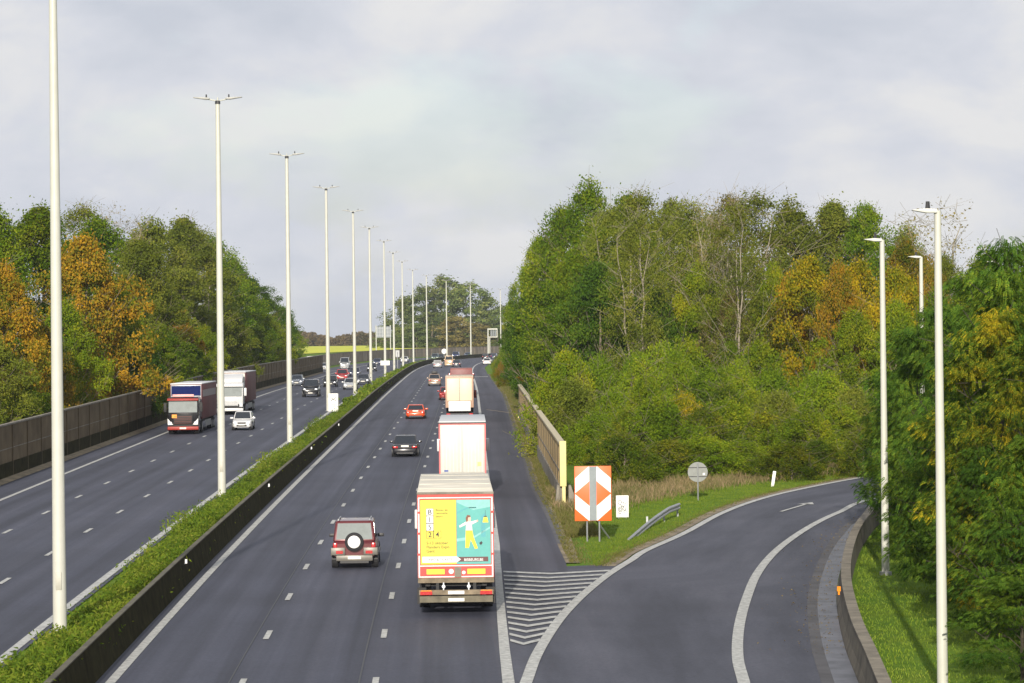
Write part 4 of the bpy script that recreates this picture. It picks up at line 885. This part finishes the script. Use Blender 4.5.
LM = {
 'green': leafmat('leaf_green', [(.050, .105, .008), (.090, .155, .010), (.145, .205, .012), (.24, .26, .018)]),
 'deep': leafmat('leaf_deep', [(.030, .075, .010), (.050, .105, .012), (.080, .145, .014), (.14, .20, .020)]),
 'olive': leafmat('leaf_olive', [(.095, .125, .016), (.135, .170, .020), (.185, .210, .026), (.26, .255, .035)]),
 'lime': leafmat('leaf_lime', [(.085, .150, .010), (.145, .210, .012), (.22, .26, .014), (.34, .32, .018)]),
 'orange': leafmat('leaf_orange', [(.08, .12, .012), (.16, .15, .014), (.30, .18, .016), (.44, .24, .018)], .4),
 'rust': leafmat('leaf_rust', [(.08, .12, .014), (.14, .14, .016), (.24, .16, .020), (.36, .21, .025)], .4),
 'yellow': leafmat('leaf_yellow', [(.11, .16, .012), (.22, .23, .014), (.42, .32, .014), (.56, .37, .016)], .35),
 'brown': leafmat('leaf_brown', [(.15, .145, .04), (.20, .175, .055), (.26, .21, .07), (.30, .25, .08)]),
 'robinia': leafmat('leaf_robinia', [(.040, .095, .016), (.066, .135, .018), (.11, .185, .020), (.21, .26, .024)], .5),
 'robinia_y': leafmat('leaf_robinia_yellow', [(.040, .095, .016), (.085, .145, .016), (.23, .24, .018), (.48, .36, .02)], .6),
 'bush': leafmat('leaf_bush', [(.080, .140, .010), (.125, .200, .012), (.18, .25, .014), (.28, .30, .020)], .28),
 'bushd': leafmat('leaf_bush_dark', [(.050, .090, .009), (.090, .140, .011), (.16, .185, .014), (.28, .25, .02)], .35),
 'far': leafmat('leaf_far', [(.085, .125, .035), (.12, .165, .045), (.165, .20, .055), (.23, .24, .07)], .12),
}
TT = {
 'full': [template('full', 3 + i, 18, 5.0, .06, 190, 52000, .125, 1.05, n_limb=46, taper=.8, jitter=1.1) for i in range(3)],
 'airy': [template('airy', 30 + i, 20, 4.0, .22, 130, 15500, .105, 1.2, r0=.15, bark=BARKP, n_limb=60, fork=True, jitter=1.1) for i in range(3)],
 'round': [template('round', 50 + i, 12, 5.0, .02, 170, 42000, .12, .95, n_limb=36, taper=.7, jitter=1.1) for i in range(2)],
 'bare': [template('bare', 70, 19, 4.2, .45, 60, 900, .12, 1.5, r0=.16, bark=BARKP, n_limb=60, fork=True)],
 'bush': [template('bush', 80 + i, 5.2, 3.2, .0, 190, 30000, .08, .5, r0=.07, n_limb=24, taper=.55, jitter=1.1, flat_=1.15) for i in range(3)],
 'distant': [template('distant', 90 + i, 20, 6.5, .05, 60, 9000, .34, 1.9, n_limb=10, taper=.7) for i in range(2)],
}
tn = [0]
def tree(kind, v, colour, x, y, H, wide, label, group=None, cat='tree', name='broadleaf_tree', zg=None, yaw=None):
    T = TT[kind][v % len(TT[kind])]; tn[0] += 1; rn = random.Random(tn[0] * 17 + 3)
    r = empty(name, (x, y, gz(x, y) if zg is None else zg), rn.uniform(0, 6.28) if yaw is None else yaw)
    s = H / T['H'] * .955; sw = wide / T['R']; r.scale = (sw, sw, s)
    c = bpy.data.objects.new('crown', T['crown']); COL.objects.link(c); c.parent = r
    c.material_slots[0].link = 'OBJECT'; c.material_slots[0].material = LM[colour]
    t_ = bpy.data.objects.new('trunk', T['trunk']); COL.objects.link(t_); t_.parent = r
    return tag(r, label, cat, group)
CN = {'green': 'mid-green', 'deep': 'deep green', 'olive': 'olive-green', 'lime': 'yellow-green', 'orange': 'orange', 'rust': 'rust-brown', 'yellow': 'golden yellow', 'brown': 'brown', 'bush': 'leafy green', 'bushd': 'dark leafy green', 'far': 'hazy green'}
def tree_px(kind, v, colour, px, top, D, wpx, label, left=False, **k):
    p = at(px, top, D); zg = float(P(D)) + (.9 if left else 0); H = p[2] - zg
    return tree(kind, v, colour, p[0], D, max(H, 2), wpx * D / 3000 / 2 * 1.22, label, zg=zg, **k)
# left bank: (kind, variant, colour, px, top y, distance, width px)
LB = [('full', 0, 'green', -12, 196, 250, 96), ('full', 1, 'green', 40, 202, 262, 96), ('full', 2, 'green', 96, 214, 300, 90), ('airy', 0, 'olive', 82, 200, 330, 66), ('full', 0, 'olive', 150, 216, 350, 84), ('full', 1, 'olive', 184, 214, 372, 76),
      ('full', 2, 'green', 212, 234, 420, 66), ('full', 0, 'green', 234, 256, 450, 56), ('airy', 1, 'olive', 200, 226, 400, 56), ('full', 1, 'deep', 250, 276, 480, 48), ('round', 0, 'green', 266, 296, 510, 42), ('round', 1, 'deep', 280, 306, 540, 36), ('round', 0, 'green', 293, 330, 620, 24),
      ('round', 0, 'orange', 2, 262, 215, 84), ('round', 1, 'rust', 42, 326, 222, 60), ('round', 1, 'orange', 86, 236, 248, 96), ('round', 0, 'lime', 64, 300, 236, 66), ('round', 1, 'lime', 118, 288, 262, 70), ('full', 1, 'olive', 140, 236, 290, 72), ('round', 0, 'deep', 132, 330, 258, 56),
      ('round', 1, 'green', 160, 324, 285, 58), ('round', 0, 'orange', 178, 304, 318, 42), ('round', 1, 'lime', 205, 326, 345, 46), ('round', 0, 'olive', 228, 308, 380, 50), ('round', 1, 'green', 250, 320, 430, 42), ('round', 0, 'lime', 270, 316, 470, 36), ('round', 1, 'green', 190, 345, 308, 46), ('round', 0, 'green', 20, 380, 212, 64), ('round', 1, 'olive', -8, 335, 205, 76), ('bare', 0, 'brown', 118, 200, 335, 70)]
for i, (kd, v, c_, px, top, D, wp) in enumerate(LB):
    where = 'at the back' if i < 13 else 'in front'
    tree_px(kd, v, c_, px, top, D, wp, '%s tree %s behind the left noise wall, %s from the left edge' % (CN[c_] if kd != 'bare' else 'almost bare', where, ORD[sorted([q[3] for q in LB]).index(px)]), True, group='trees on the bank behind the left wall')
# right wood, back rows
RB_ = [('full', 0, 'green', 526, 266, 420, 38), ('full', 1, 'lime', 540, 234, 360, 48), ('full', 2, 'green', 560, 204, 315, 62), ('full', 0, 'green', 588, 176, 290, 82), ('full', 1, 'green', 628, 190, 280, 72), ('airy', 0, 'olive', 640, 186, 262, 78), ('full', 2, 'olive', 672, 196, 300, 80), ('airy', 1, 'olive', 690, 196, 268, 64),
       ('airy', 2, 'brown', 730, 186, 262, 66), ('airy', 0, 'olive', 752, 188, 258, 86), ('full', 0, 'olive', 790, 196, 300, 84), ('full', 1, 'olive', 832, 198, 300, 84), ('full', 2, 'green', 866, 200, 290, 66), ('full', 1, 'olive', 712, 210, 310, 84), ('airy', 2, 'olive', 610, 200, 272, 60),
       ('bare', 0, 'brown', 935, 196, 300, 100), ('full', 0, 'olive', 905, 222, 310, 60), ('full', 1, 'orange', 905, 236, 262, 56), ('full', 2, 'olive', 945, 252, 270, 56), ('full', 0, 'green', 985, 246, 260, 70), ('round', 1, 'rust', 925, 262, 240, 44),
       ('airy', 0, 'olive', 634, 208, 243, 56), ('airy', 2, 'olive', 734, 196, 240, 60), ('bare', 0, 'brown', 712, 190, 250, 60), ('full', 2, 'deep', 528, 288, 335, 36), ('full', 0, 'deep', 546, 278, 290, 48), ('full', 1, 'green', 576, 244, 265, 66), ('round', 1, 'deep', 600, 262, 252, 80), ('round', 0, 'deep', 655, 286, 250, 74), ('round', 0, 'lime', 700, 262, 250, 60), ('round', 1, 'brown', 728, 290, 246, 44), ('round', 0, 'lime', 772, 262, 248, 56), ('round', 1, 'yellow', 812, 256, 240, 74), ('round', 0, 'orange', 790, 272, 244, 50), ('round', 0, 'yellow', 860, 258, 238, 76), ('round', 1, 'orange', 838, 262, 232, 50), ('round', 0, 'yellow', 896, 266, 228, 66), ('round', 1, 'lime', 895, 300, 222, 56), ('round', 0, 'green', 935, 290, 216, 70), ('round', 1, 'lime', 850, 310, 226, 60)]
for i, (kd, v, c_, px, top, D, wp) in enumerate(RB_):
    lab = '%s %s in the right wood, %s from the motorway' % (CN[c_] if kd != 'bare' else 'grey', {'full': 'tall tree', 'airy': 'pale-stemmed tree', 'bare': 'leafless tree', 'round': 'rounded tree'}[kd], ORD[sorted([(q[3], q[4]) for q in RB_]).index((px, top))])
    tree_px(kd, v, c_, px, top, D, wp, lab, group='trees of the wood right of the motorway')
# trees crowding the shoulder beyond the right wall
SH = [('bush', 0, 'bush', 499, 358, 440, 10), ('bush', 2, 'rust', 501, 362, 400, 10), ('bush', 0, 'bush', 506, 356, 470, 14), ('bush', 1, 'lime', 500, 355, 520, 12), ('bush', 2, 'bushd', 507, 366, 400, 14), ('bush', 1, 'bushd', 497, 359, 560, 8), ('bush', 0, 'bushd', 497.5, 361, 490, 8), ('bush', 0, 'bush', 503, 352, 660, 16), ('round', 0, 'lime', 517, 340, 420, 20), ('round', 1, 'deep', 522, 322, 380, 26), ('round', 0, 'green', 530, 305, 340, 32), ('round', 1, 'rust', 527, 352, 335, 20), ('round', 0, 'deep', 541, 300, 300, 38), ('round', 1, 'lime', 546, 360, 296, 22), ('round', 1, 'deep', 566, 318, 268, 46), ('round', 0, 'green', 512, 322, 500, 18), ('round', 1, 'lime', 511, 300, 560, 18)]
for i, (kd, v, c_, px, top, D, wp) in enumerate(SH):
    tree_px(kd, v, c_, px, top, D, wp, '%s foliage over the shoulder past the right wall, %s from the camera' % (CN[c_], ORD[sorted([q[5] for q in SH]).index(D)]), group='trees leaning over the hard shoulder')
# bushes in front of the wood
rn = random.Random(5); BU = []
for row, (D, py0, x0, x1, st) in enumerate([(236, 350, 566, 900, 32), (220, 362, 572, 905, 34), (205, 384, 580, 900, 34), (191, 406, 590, 880, 36), (176, 434, 632, 870, 38)]):
    x = x0
    while x < x1: BU.append((x + rn.uniform(-8, 8), py0 + rn.uniform(-12, 10), D + rn.uniform(-6, 6), rn.uniform(46, 74), row)); x += st
for i, (px, top, D, wp, row) in enumerate(BU):
    c_ = rn.choice(['bush', 'bush', 'bush', 'lime'] if row < 2 else ['bush', 'bush', 'bushd', 'lime', 'olive'] if row < 4 else ['bushd', 'bushd', 'bush'])
    if row == 2 and abs(px - 690) < 22: c_ = 'yellow'
    nr = sorted(q[0] for q in BU if q[4] == row).index(px)
    tree_px('bush', i, c_, px, top, D, wp, '%s bush %s from left in the %s row of the thicket' % (CN[c_], ORD[nr], ['back', 'second-to-back', 'middle', 'lower', 'front'][row]), group='bushes of the thicket behind the grass island', cat='bush', name='bush')
# far trees beyond the bend and the brown copse behind the field
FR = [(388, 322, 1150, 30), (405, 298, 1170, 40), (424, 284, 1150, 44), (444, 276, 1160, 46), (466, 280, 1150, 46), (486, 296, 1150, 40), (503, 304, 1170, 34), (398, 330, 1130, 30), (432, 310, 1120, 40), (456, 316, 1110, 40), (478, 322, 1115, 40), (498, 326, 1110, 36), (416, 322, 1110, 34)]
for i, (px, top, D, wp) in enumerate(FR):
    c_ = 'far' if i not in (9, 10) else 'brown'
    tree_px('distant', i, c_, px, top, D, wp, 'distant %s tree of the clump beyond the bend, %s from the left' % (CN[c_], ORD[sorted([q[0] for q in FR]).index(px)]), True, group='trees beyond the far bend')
hv = []; rng = np.random.default_rng(4)
px = np.arange(262, 400, 3.2)
for q in px:
    top = 337 - 2.5 * math.sin(q * .09) - rng.uniform(0, 3.5) - (1.5 if q < 330 else 0); D = 1530 + rng.uniform(0, 30); p = at(q, top, D)
    hv.append((p[0], D, p[2]))
Cs = []
for (x_, y_, zt) in hv:
    zb = 5.5; m_ = 420; a = rng.uniform(0, 6.28, m_); rr = 3.2 * rng.uniform(0, 1, m_) ** .5; z = zb + (zt - zb) * rng.uniform(0, 1, m_); rr *= np.sqrt(np.clip(1.15 - ((z - zb) / (zt - zb)) ** 2, 0, 1))
    Cs.append(np.stack([x_ + rr * np.cos(a), y_ + rr * np.sin(a), z], 1))
Cs = np.concatenate(Cs); N = rng.normal(size=Cs.shape); N /= np.linalg.norm(N, axis=1, keepdims=True); Vv, Ff = leaf_quads(Cs, N, .55 * rng.uniform(.6, 1.3, len(Cs)), rng)
LM['copse'] = leafmat('leaf_copse', [(.10, .105, .04), (.16, .13, .06), (.22, .16, .08), (.26, .19, .10)], .03)
o = npmesh('distant_woods', Vv, Ff, LM['copse']); tag(o, 'low brown and green woodland along the skyline behind the yellow field', 'woodland', kind='stuff')

# near right: robinia with drooping feathered leaves
def robinia(seed, H, R, base, n_spray, fol):
    rng = np.random.default_rng(seed); n_cl = 84; cs = []
    lob = rng.uniform(0, 6.28, 4)
    while len(cs) < n_cl:
        z = rng.uniform(0, 1); a = rng.uniform(0, 6.283); env = math.sin(math.pi * (z * .9 + .1) ** .75) ** .55 * (1 + .18 * sum(math.sin((i + 1) * a + lob[i] + 5 * z) for i in range(4)) / 2)
        rr = R * env * rng.uniform(.35, 1) ** .5; cs.append((rr * math.cos(a), rr * math.sin(a), base * H + H * (1 - base) * z))
    cs = np.array(cs); k = rng.integers(0, n_cl, n_spray)
    d = rng.normal(size=(n_spray, 3)); d /= np.linalg.norm(d, axis=1, keepdims=True)
    o_ = cs[k] + d * (rng.uniform(0, 1, n_spray) ** .5 * .72)[:, None] * np.array([1.3, 1.3, .5])
    hd = d.copy(); hd[:, 2] = -.25 + .3 * rng.normal(size=n_spray); out_ = cs[k].copy(); out_[:, 2] = 0; out_ /= np.linalg.norm(out_, axis=1, keepdims=True) + 1e-6
    hd += out_ * .55; hd /= np.linalg.norm(hd, axis=1, keepdims=True)
    side = np.cross(hd, np.array([0, 0, 1.0]) + rng.normal(size=hd.shape) * .35); side /= np.linalg.norm(side, axis=1, keepdims=True); up = np.cross(side, hd)
    Ls = rng.uniform(.18, .31, n_spray); Vs = []
    for j in range(6):
        t = (j + 1) / 6.5; cen = o_ + hd * (Ls * t)[:, None] - np.array([0, 0, 1]) * (Ls * .35 * t * t)[:, None]
        for s_ in (-1, 1):
            ln = (Ls * .36 * (1 - .35 * abs(t - .5)))[:, None]; wd = ln * .36; dirn = side * s_ + hd * .35 - up * .12
            Vs.append(np.stack([cen, cen + dirn * ln * .5 + hd * wd, cen + dirn * ln, cen + dirn * ln * .5 - hd * wd], 1))
    V_ = np.stack(Vs, 1).reshape(-1, 3); F_ = np.arange(len(V_)).reshape(-1, 4)
    cm = npmesh('crown', V_, F_, None, 'mesh'); cm.materials.append(BARK)
    tb = limbs(seed, H, .14, cs, base, 20, top=.8, ext=.82); tm = bpy.data.meshes.new('trunk'); tm.from_pydata(tb.v, [], tb.f); tm.materials.append(mat('dark_bark', (.06, .05, .035), .95, var=.4, scale=4))
    return dict(H=H, R=R, crown=cm, trunk=tm)
TT['robinia'] = [robinia(200 + i, 9, 3.0, .10, 7800, None) for i in range(3)]
RO = [(1010, 228, 104, 120, 'robinia'), (975, 262, 112, 110, 'robinia'), (1030, 330, 92, 120, 'robinia_y'), (930, 300, 124, 96, 'robinia'), (955, 340, 104, 100, 'robinia'), (916, 330, 128, 84, 'robinia'), (1000, 300, 98, 120, 'robinia_y'), (916, 424, 122, 70, 'robinia'), (1035, 430, 84, 110, 'robinia'),
      (985, 440, 92, 88, 'robinia'), (950, 300, 140, 100, 'robinia'), (902, 380, 150, 62, 'robinia'), (1020, 560, 78, 100, 'robinia'), (900, 395, 168, 56, 'green'), (938, 470, 106, 60, 'robinia'), (1045, 250, 110, 120, 'robinia')]
for i, (px, top, D, wp, c_) in enumerate(RO):
    tree_px('robinia', i, c_, px, top, D, wp, '%s robinia at the right edge, %s from the camera among the feathery trees' % ('yellow-tinged' if c_ == 'robinia_y' else 'dark green', ORD[sorted([q[2] for q in RO]).index(D)]), group='robinia trees outside the slip road barrier', name='robinia_tree')

for i, (x_, y_, h_, w_) in enumerate([(12.8, 36, 20, 2.6), (15.6, 42, 20, 3.2), (19, 52, 19, 3.4)]):
    tree('full', i, 'deep', x_, y_, h_, w_, 'tree beside the bridge off the right edge, %s from the camera' % ORD[i], group='trees beside the bridge, out of the photo')
# planting down the median, grasses, fallen leaves: nobody could count these
def scatter(name, pts, label, leaf, m, rng, up=.4, ratio=.45, cat='ground cover'):
    N = rng.normal(size=pts.shape); N[:, 2] += up; N /= np.linalg.norm(N, axis=1, keepdims=True)
    V_, F_ = leaf_quads(pts, N, leaf * rng.uniform(.6, 1.4, len(pts)), rng, ratio); return tag(npmesh(name, V_, F_, m), label, cat, kind='stuff')
rng = np.random.default_rng(9)
LM['median'] = leafmat('leaf_median', [(.055, .10, .012), (.095, .155, .016), (.15, .20, .02), (.23, .24, .04)], .5)
LM['dry'] = leafmat('dry_stalks', [(.14, .16, .05), (.22, .19, .08), (.32, .24, .13), (.38, .28, .17)], .7)
LM['lawn'] = leafmat('grass_blades', [(.12, .18, .022), (.155, .23, .026), (.19, .26, .03), (.25, .29, .045)], .7)
pts = []
ncl = 4300; cy = 60 + (900 - 60) * rng.uniform(0, 1, ncl) ** 1.9; co = rng.uniform(.95, 2.5, ncl); hh = rng.uniform(.2, .9, ncl) * (1 + .35 * np.sin(cy * .11)) * np.where(cy < 120, .75, 1)
for i in range(ncl):
    if math.sin(cy[i] * .37 + co[i] * 2.1) + math.sin(cy[i] * .83 - co[i] * 3) + rng.normal() * .7 < -1.0: hh[i] *= .3
    m_ = 44 if cy[i] < 250 else 16; q = rng.normal(size=(m_, 3)) * np.array([.22, .3, .2]); q[:, 2] = rng.uniform(.0, 1, m_) * hh[i] - .05
    q[:, 0] += float(M(cy[i])) + co[i]; q[:, 1] += cy[i]; q[:, 2] += float(P(cy[i]) + LIFT(cy[i])); pts.append(q)
pts = np.concatenate(pts); near = pts[pts[:, 1] < 300]; far_ = pts[pts[:, 1] >= 300]
scatter('undergrowth', near, 'leafy green weeds and shrubs filling the median strip', .085, LM['median'], rng, ratio=.3); scatter('undergrowth', far_, 'far stretch of the green median planting', .22, LM['median'], rng)
def blades(name, xy, h, w, m, label, rng, lean=.35, z0=0):
    n = len(xy); a = rng.uniform(0, 6.283, n); u = np.stack([np.cos(a), np.sin(a), 0 * a], 1); hh = h * rng.uniform(.45, 1.3, n) * (1 + .35 * np.sin(xy[:, 0] * 1.7 + xy[:, 1] * .9) * np.sin(xy[:, 0] * .6 - xy[:, 1] * 1.3)); l = rng.normal(size=(n, 2)) * lean
    base = np.stack([xy[:, 0], xy[:, 1], P(xy[:, 1]) - .04 + z0], 1); mid = base + np.stack([l[:, 0] * hh * .3, l[:, 1] * hh * .3, hh * .55], 1); top = base + np.stack([l[:, 0] * hh, l[:, 1] * hh, hh], 1)
    ww = (w * rng.uniform(.6, 1.3, n))[:, None]
    V_ = np.stack([base - u * ww * .6, mid - u * ww * .5, top, mid + u * ww * .5], 1).reshape(-1, 3); F_ = np.arange(n * 4).reshape(-1, 4)
    return tag(npmesh(name, V_, F_, m), label, 'grass', kind='stuff')
sx_ = np.array([[p[1], p[0]] for p in SE if 110 < p[1] < 500]); sl_ = np.array([p for p in SL if 100 < p[1]])
def isl(n, y0, y1, cond, edge=.0):
    out_ = []
    while len(out_) < n:
        y = y0 + (y1 - y0) * rng.uniform(0, 1, 4000); xl = np.interp(y, sx_[:, 0], sx_[:, 1]) + edge
        k = np.argsort(sl_[:150, 1]); x = rng.uniform(1, 42, 4000); xr = np.interp(y, sl_[k, 1], sl_[k, 0]) - edge - .3
        ok = (x > xl + .6) & (x < xr) & cond(x, y); out_ += list(np.stack([x, y], 1)[ok])
    return np.array(out_[:n])
# edge of the tall dry grass: runs from behind the sign to the far end of the lawn
dry_y = lambda x: np.interp(x, [2.5, 4.5, 7, 11, 16, 22, 30], [150, 150, 157, 167, 176, 184, 196])
blades('lawn', isl(52000, 117, 200, lambda x, y: y < dry_y(x) + 4, .5), .085, .02, LM['lawn'], 'short bright green mown grass on the island at the fork', rng)
blades('dry_grass', isl(24000, 148, 215, lambda x, y: (y > dry_y(x) + rng.normal(size=x.shape) * 1.2) & (y < dry_y(x) + 17)), .44, .04, LM['dry'], 'tall dry tan grass between the lawn and the thicket', rng)
# shaded grass outside the slip barrier, and rough grass between shoulder and right wall
br_ = np.array([p for p in BR if p[1] > 60][:130]); k = np.argsort(br_[:, 1])
y = rng.uniform(72, 160, 60000); x = np.interp(y, br_[k, 1], br_[k, 0]) + .7 + rng.uniform(0, 14, 60000)
blades('lawn', np.stack([x, y], 1), .11, .025, LM['lawn'], 'darker grass in the shade outside the curved slip barrier', rng)
y = 134 + (520 - 134) * rng.uniform(0, 1, 26000) ** 1.6; x = np.interp(y, sx_[:, 0], sx_[:, 1]) + .55 + rng.uniform(0, 1, 26000) ** 1.3 * 1.5
LM['rough'] = leafmat('rough_grass', [(.11, .12, .03), (.15, .15, .04), (.20, .17, .07), (.10, .14, .02)], .8)
blades('rough_grass', np.stack([x, y], 1), .24, .035, LM['rough'], 'rough half-dry grass between the shoulder and the right wall', rng)
# fallen leaves in the slip gutter and along the verges
pts = []
i = rng.integers(10, 150, 2600); BRa = np.array(BR); NB = np.array(normals2(BR)); i = i[i < len(BRa)]; o_ = -.1 - np.abs(rng.normal(size=len(i))) * .8
q = BRa[i] + NB[i] * o_[:, None] + rng.normal(size=(len(i), 2)) * .25; pts = np.stack([q[:, 0], q[:, 1], P(q[:, 1]) + .035], 1)
LM['litter'] = leafmat('leaf_litter', [(.14, .09, .03), (.24, .16, .05), (.34, .26, .09), (.20, .12, .05)], 2)
sq = np.array(SLI); k = rng.integers(0, len(sq) - 1, 9000); NS = np.array(normals2(SLI)); q = sq[k] + (sq[k + 1] - sq[k]) * rng.uniform(0, 1, (9000, 1)) - NS[k] * (.32 + np.abs(rng.normal(size=(9000, 1))) * .38); q = q[q[:, 1] < 215]
blades('rough_grass', q, .10, .03, LM['rough'], 'ragged dry grass creeping over the kerb of the slip road', rng)
sq = np.array([p for p in SEL if p[1] > 119]); k = rng.integers(0, len(sq) - 1, 12000); NS = np.array(normals2(list(sq))); q = sq[k] + (sq[k + 1] - sq[k]) * rng.uniform(0, 1, (12000, 1)) + NS[k] * (.15 + np.abs(rng.normal(size=(12000, 1))) * .4)
blades('rough_grass', q, .12, .035, LM['rough'], 'ragged grass creeping over the edge of the hard shoulder', rng)
scatter('fallen_leaves', pts, 'small dry leaves fallen in the gutter of the slip road', .032, LM['litter'], rng, up=4, ratio=.7, cat='fallen leaves')

# ------------------------------------------------------------------ the air: a light autumn haze
hb = MB(); hb.box(-2600, 2600, -120, 4200, -3.5, 60); hz = bpy.data.materials.new('haze_air'); hz.use_nodes = True; t = hz.node_tree; t.nodes.clear()
ho = nd(t, 'ShaderNodeOutputMaterial'); hv_ = nd(t, 'ShaderNodeVolumePrincipled'); hv_.inputs['Color'].default_value = (.80, .86, .95, 1); hv_.inputs['Density'].default_value = .00009; hv_.inputs['Anisotropy'].default_value = .2
t.links.new(hv_.outputs[0], ho.inputs['Volume']); o = hb.build('haze', hz); o['kind'] = 'stuff'; S.cycles.volume_bounces = 0
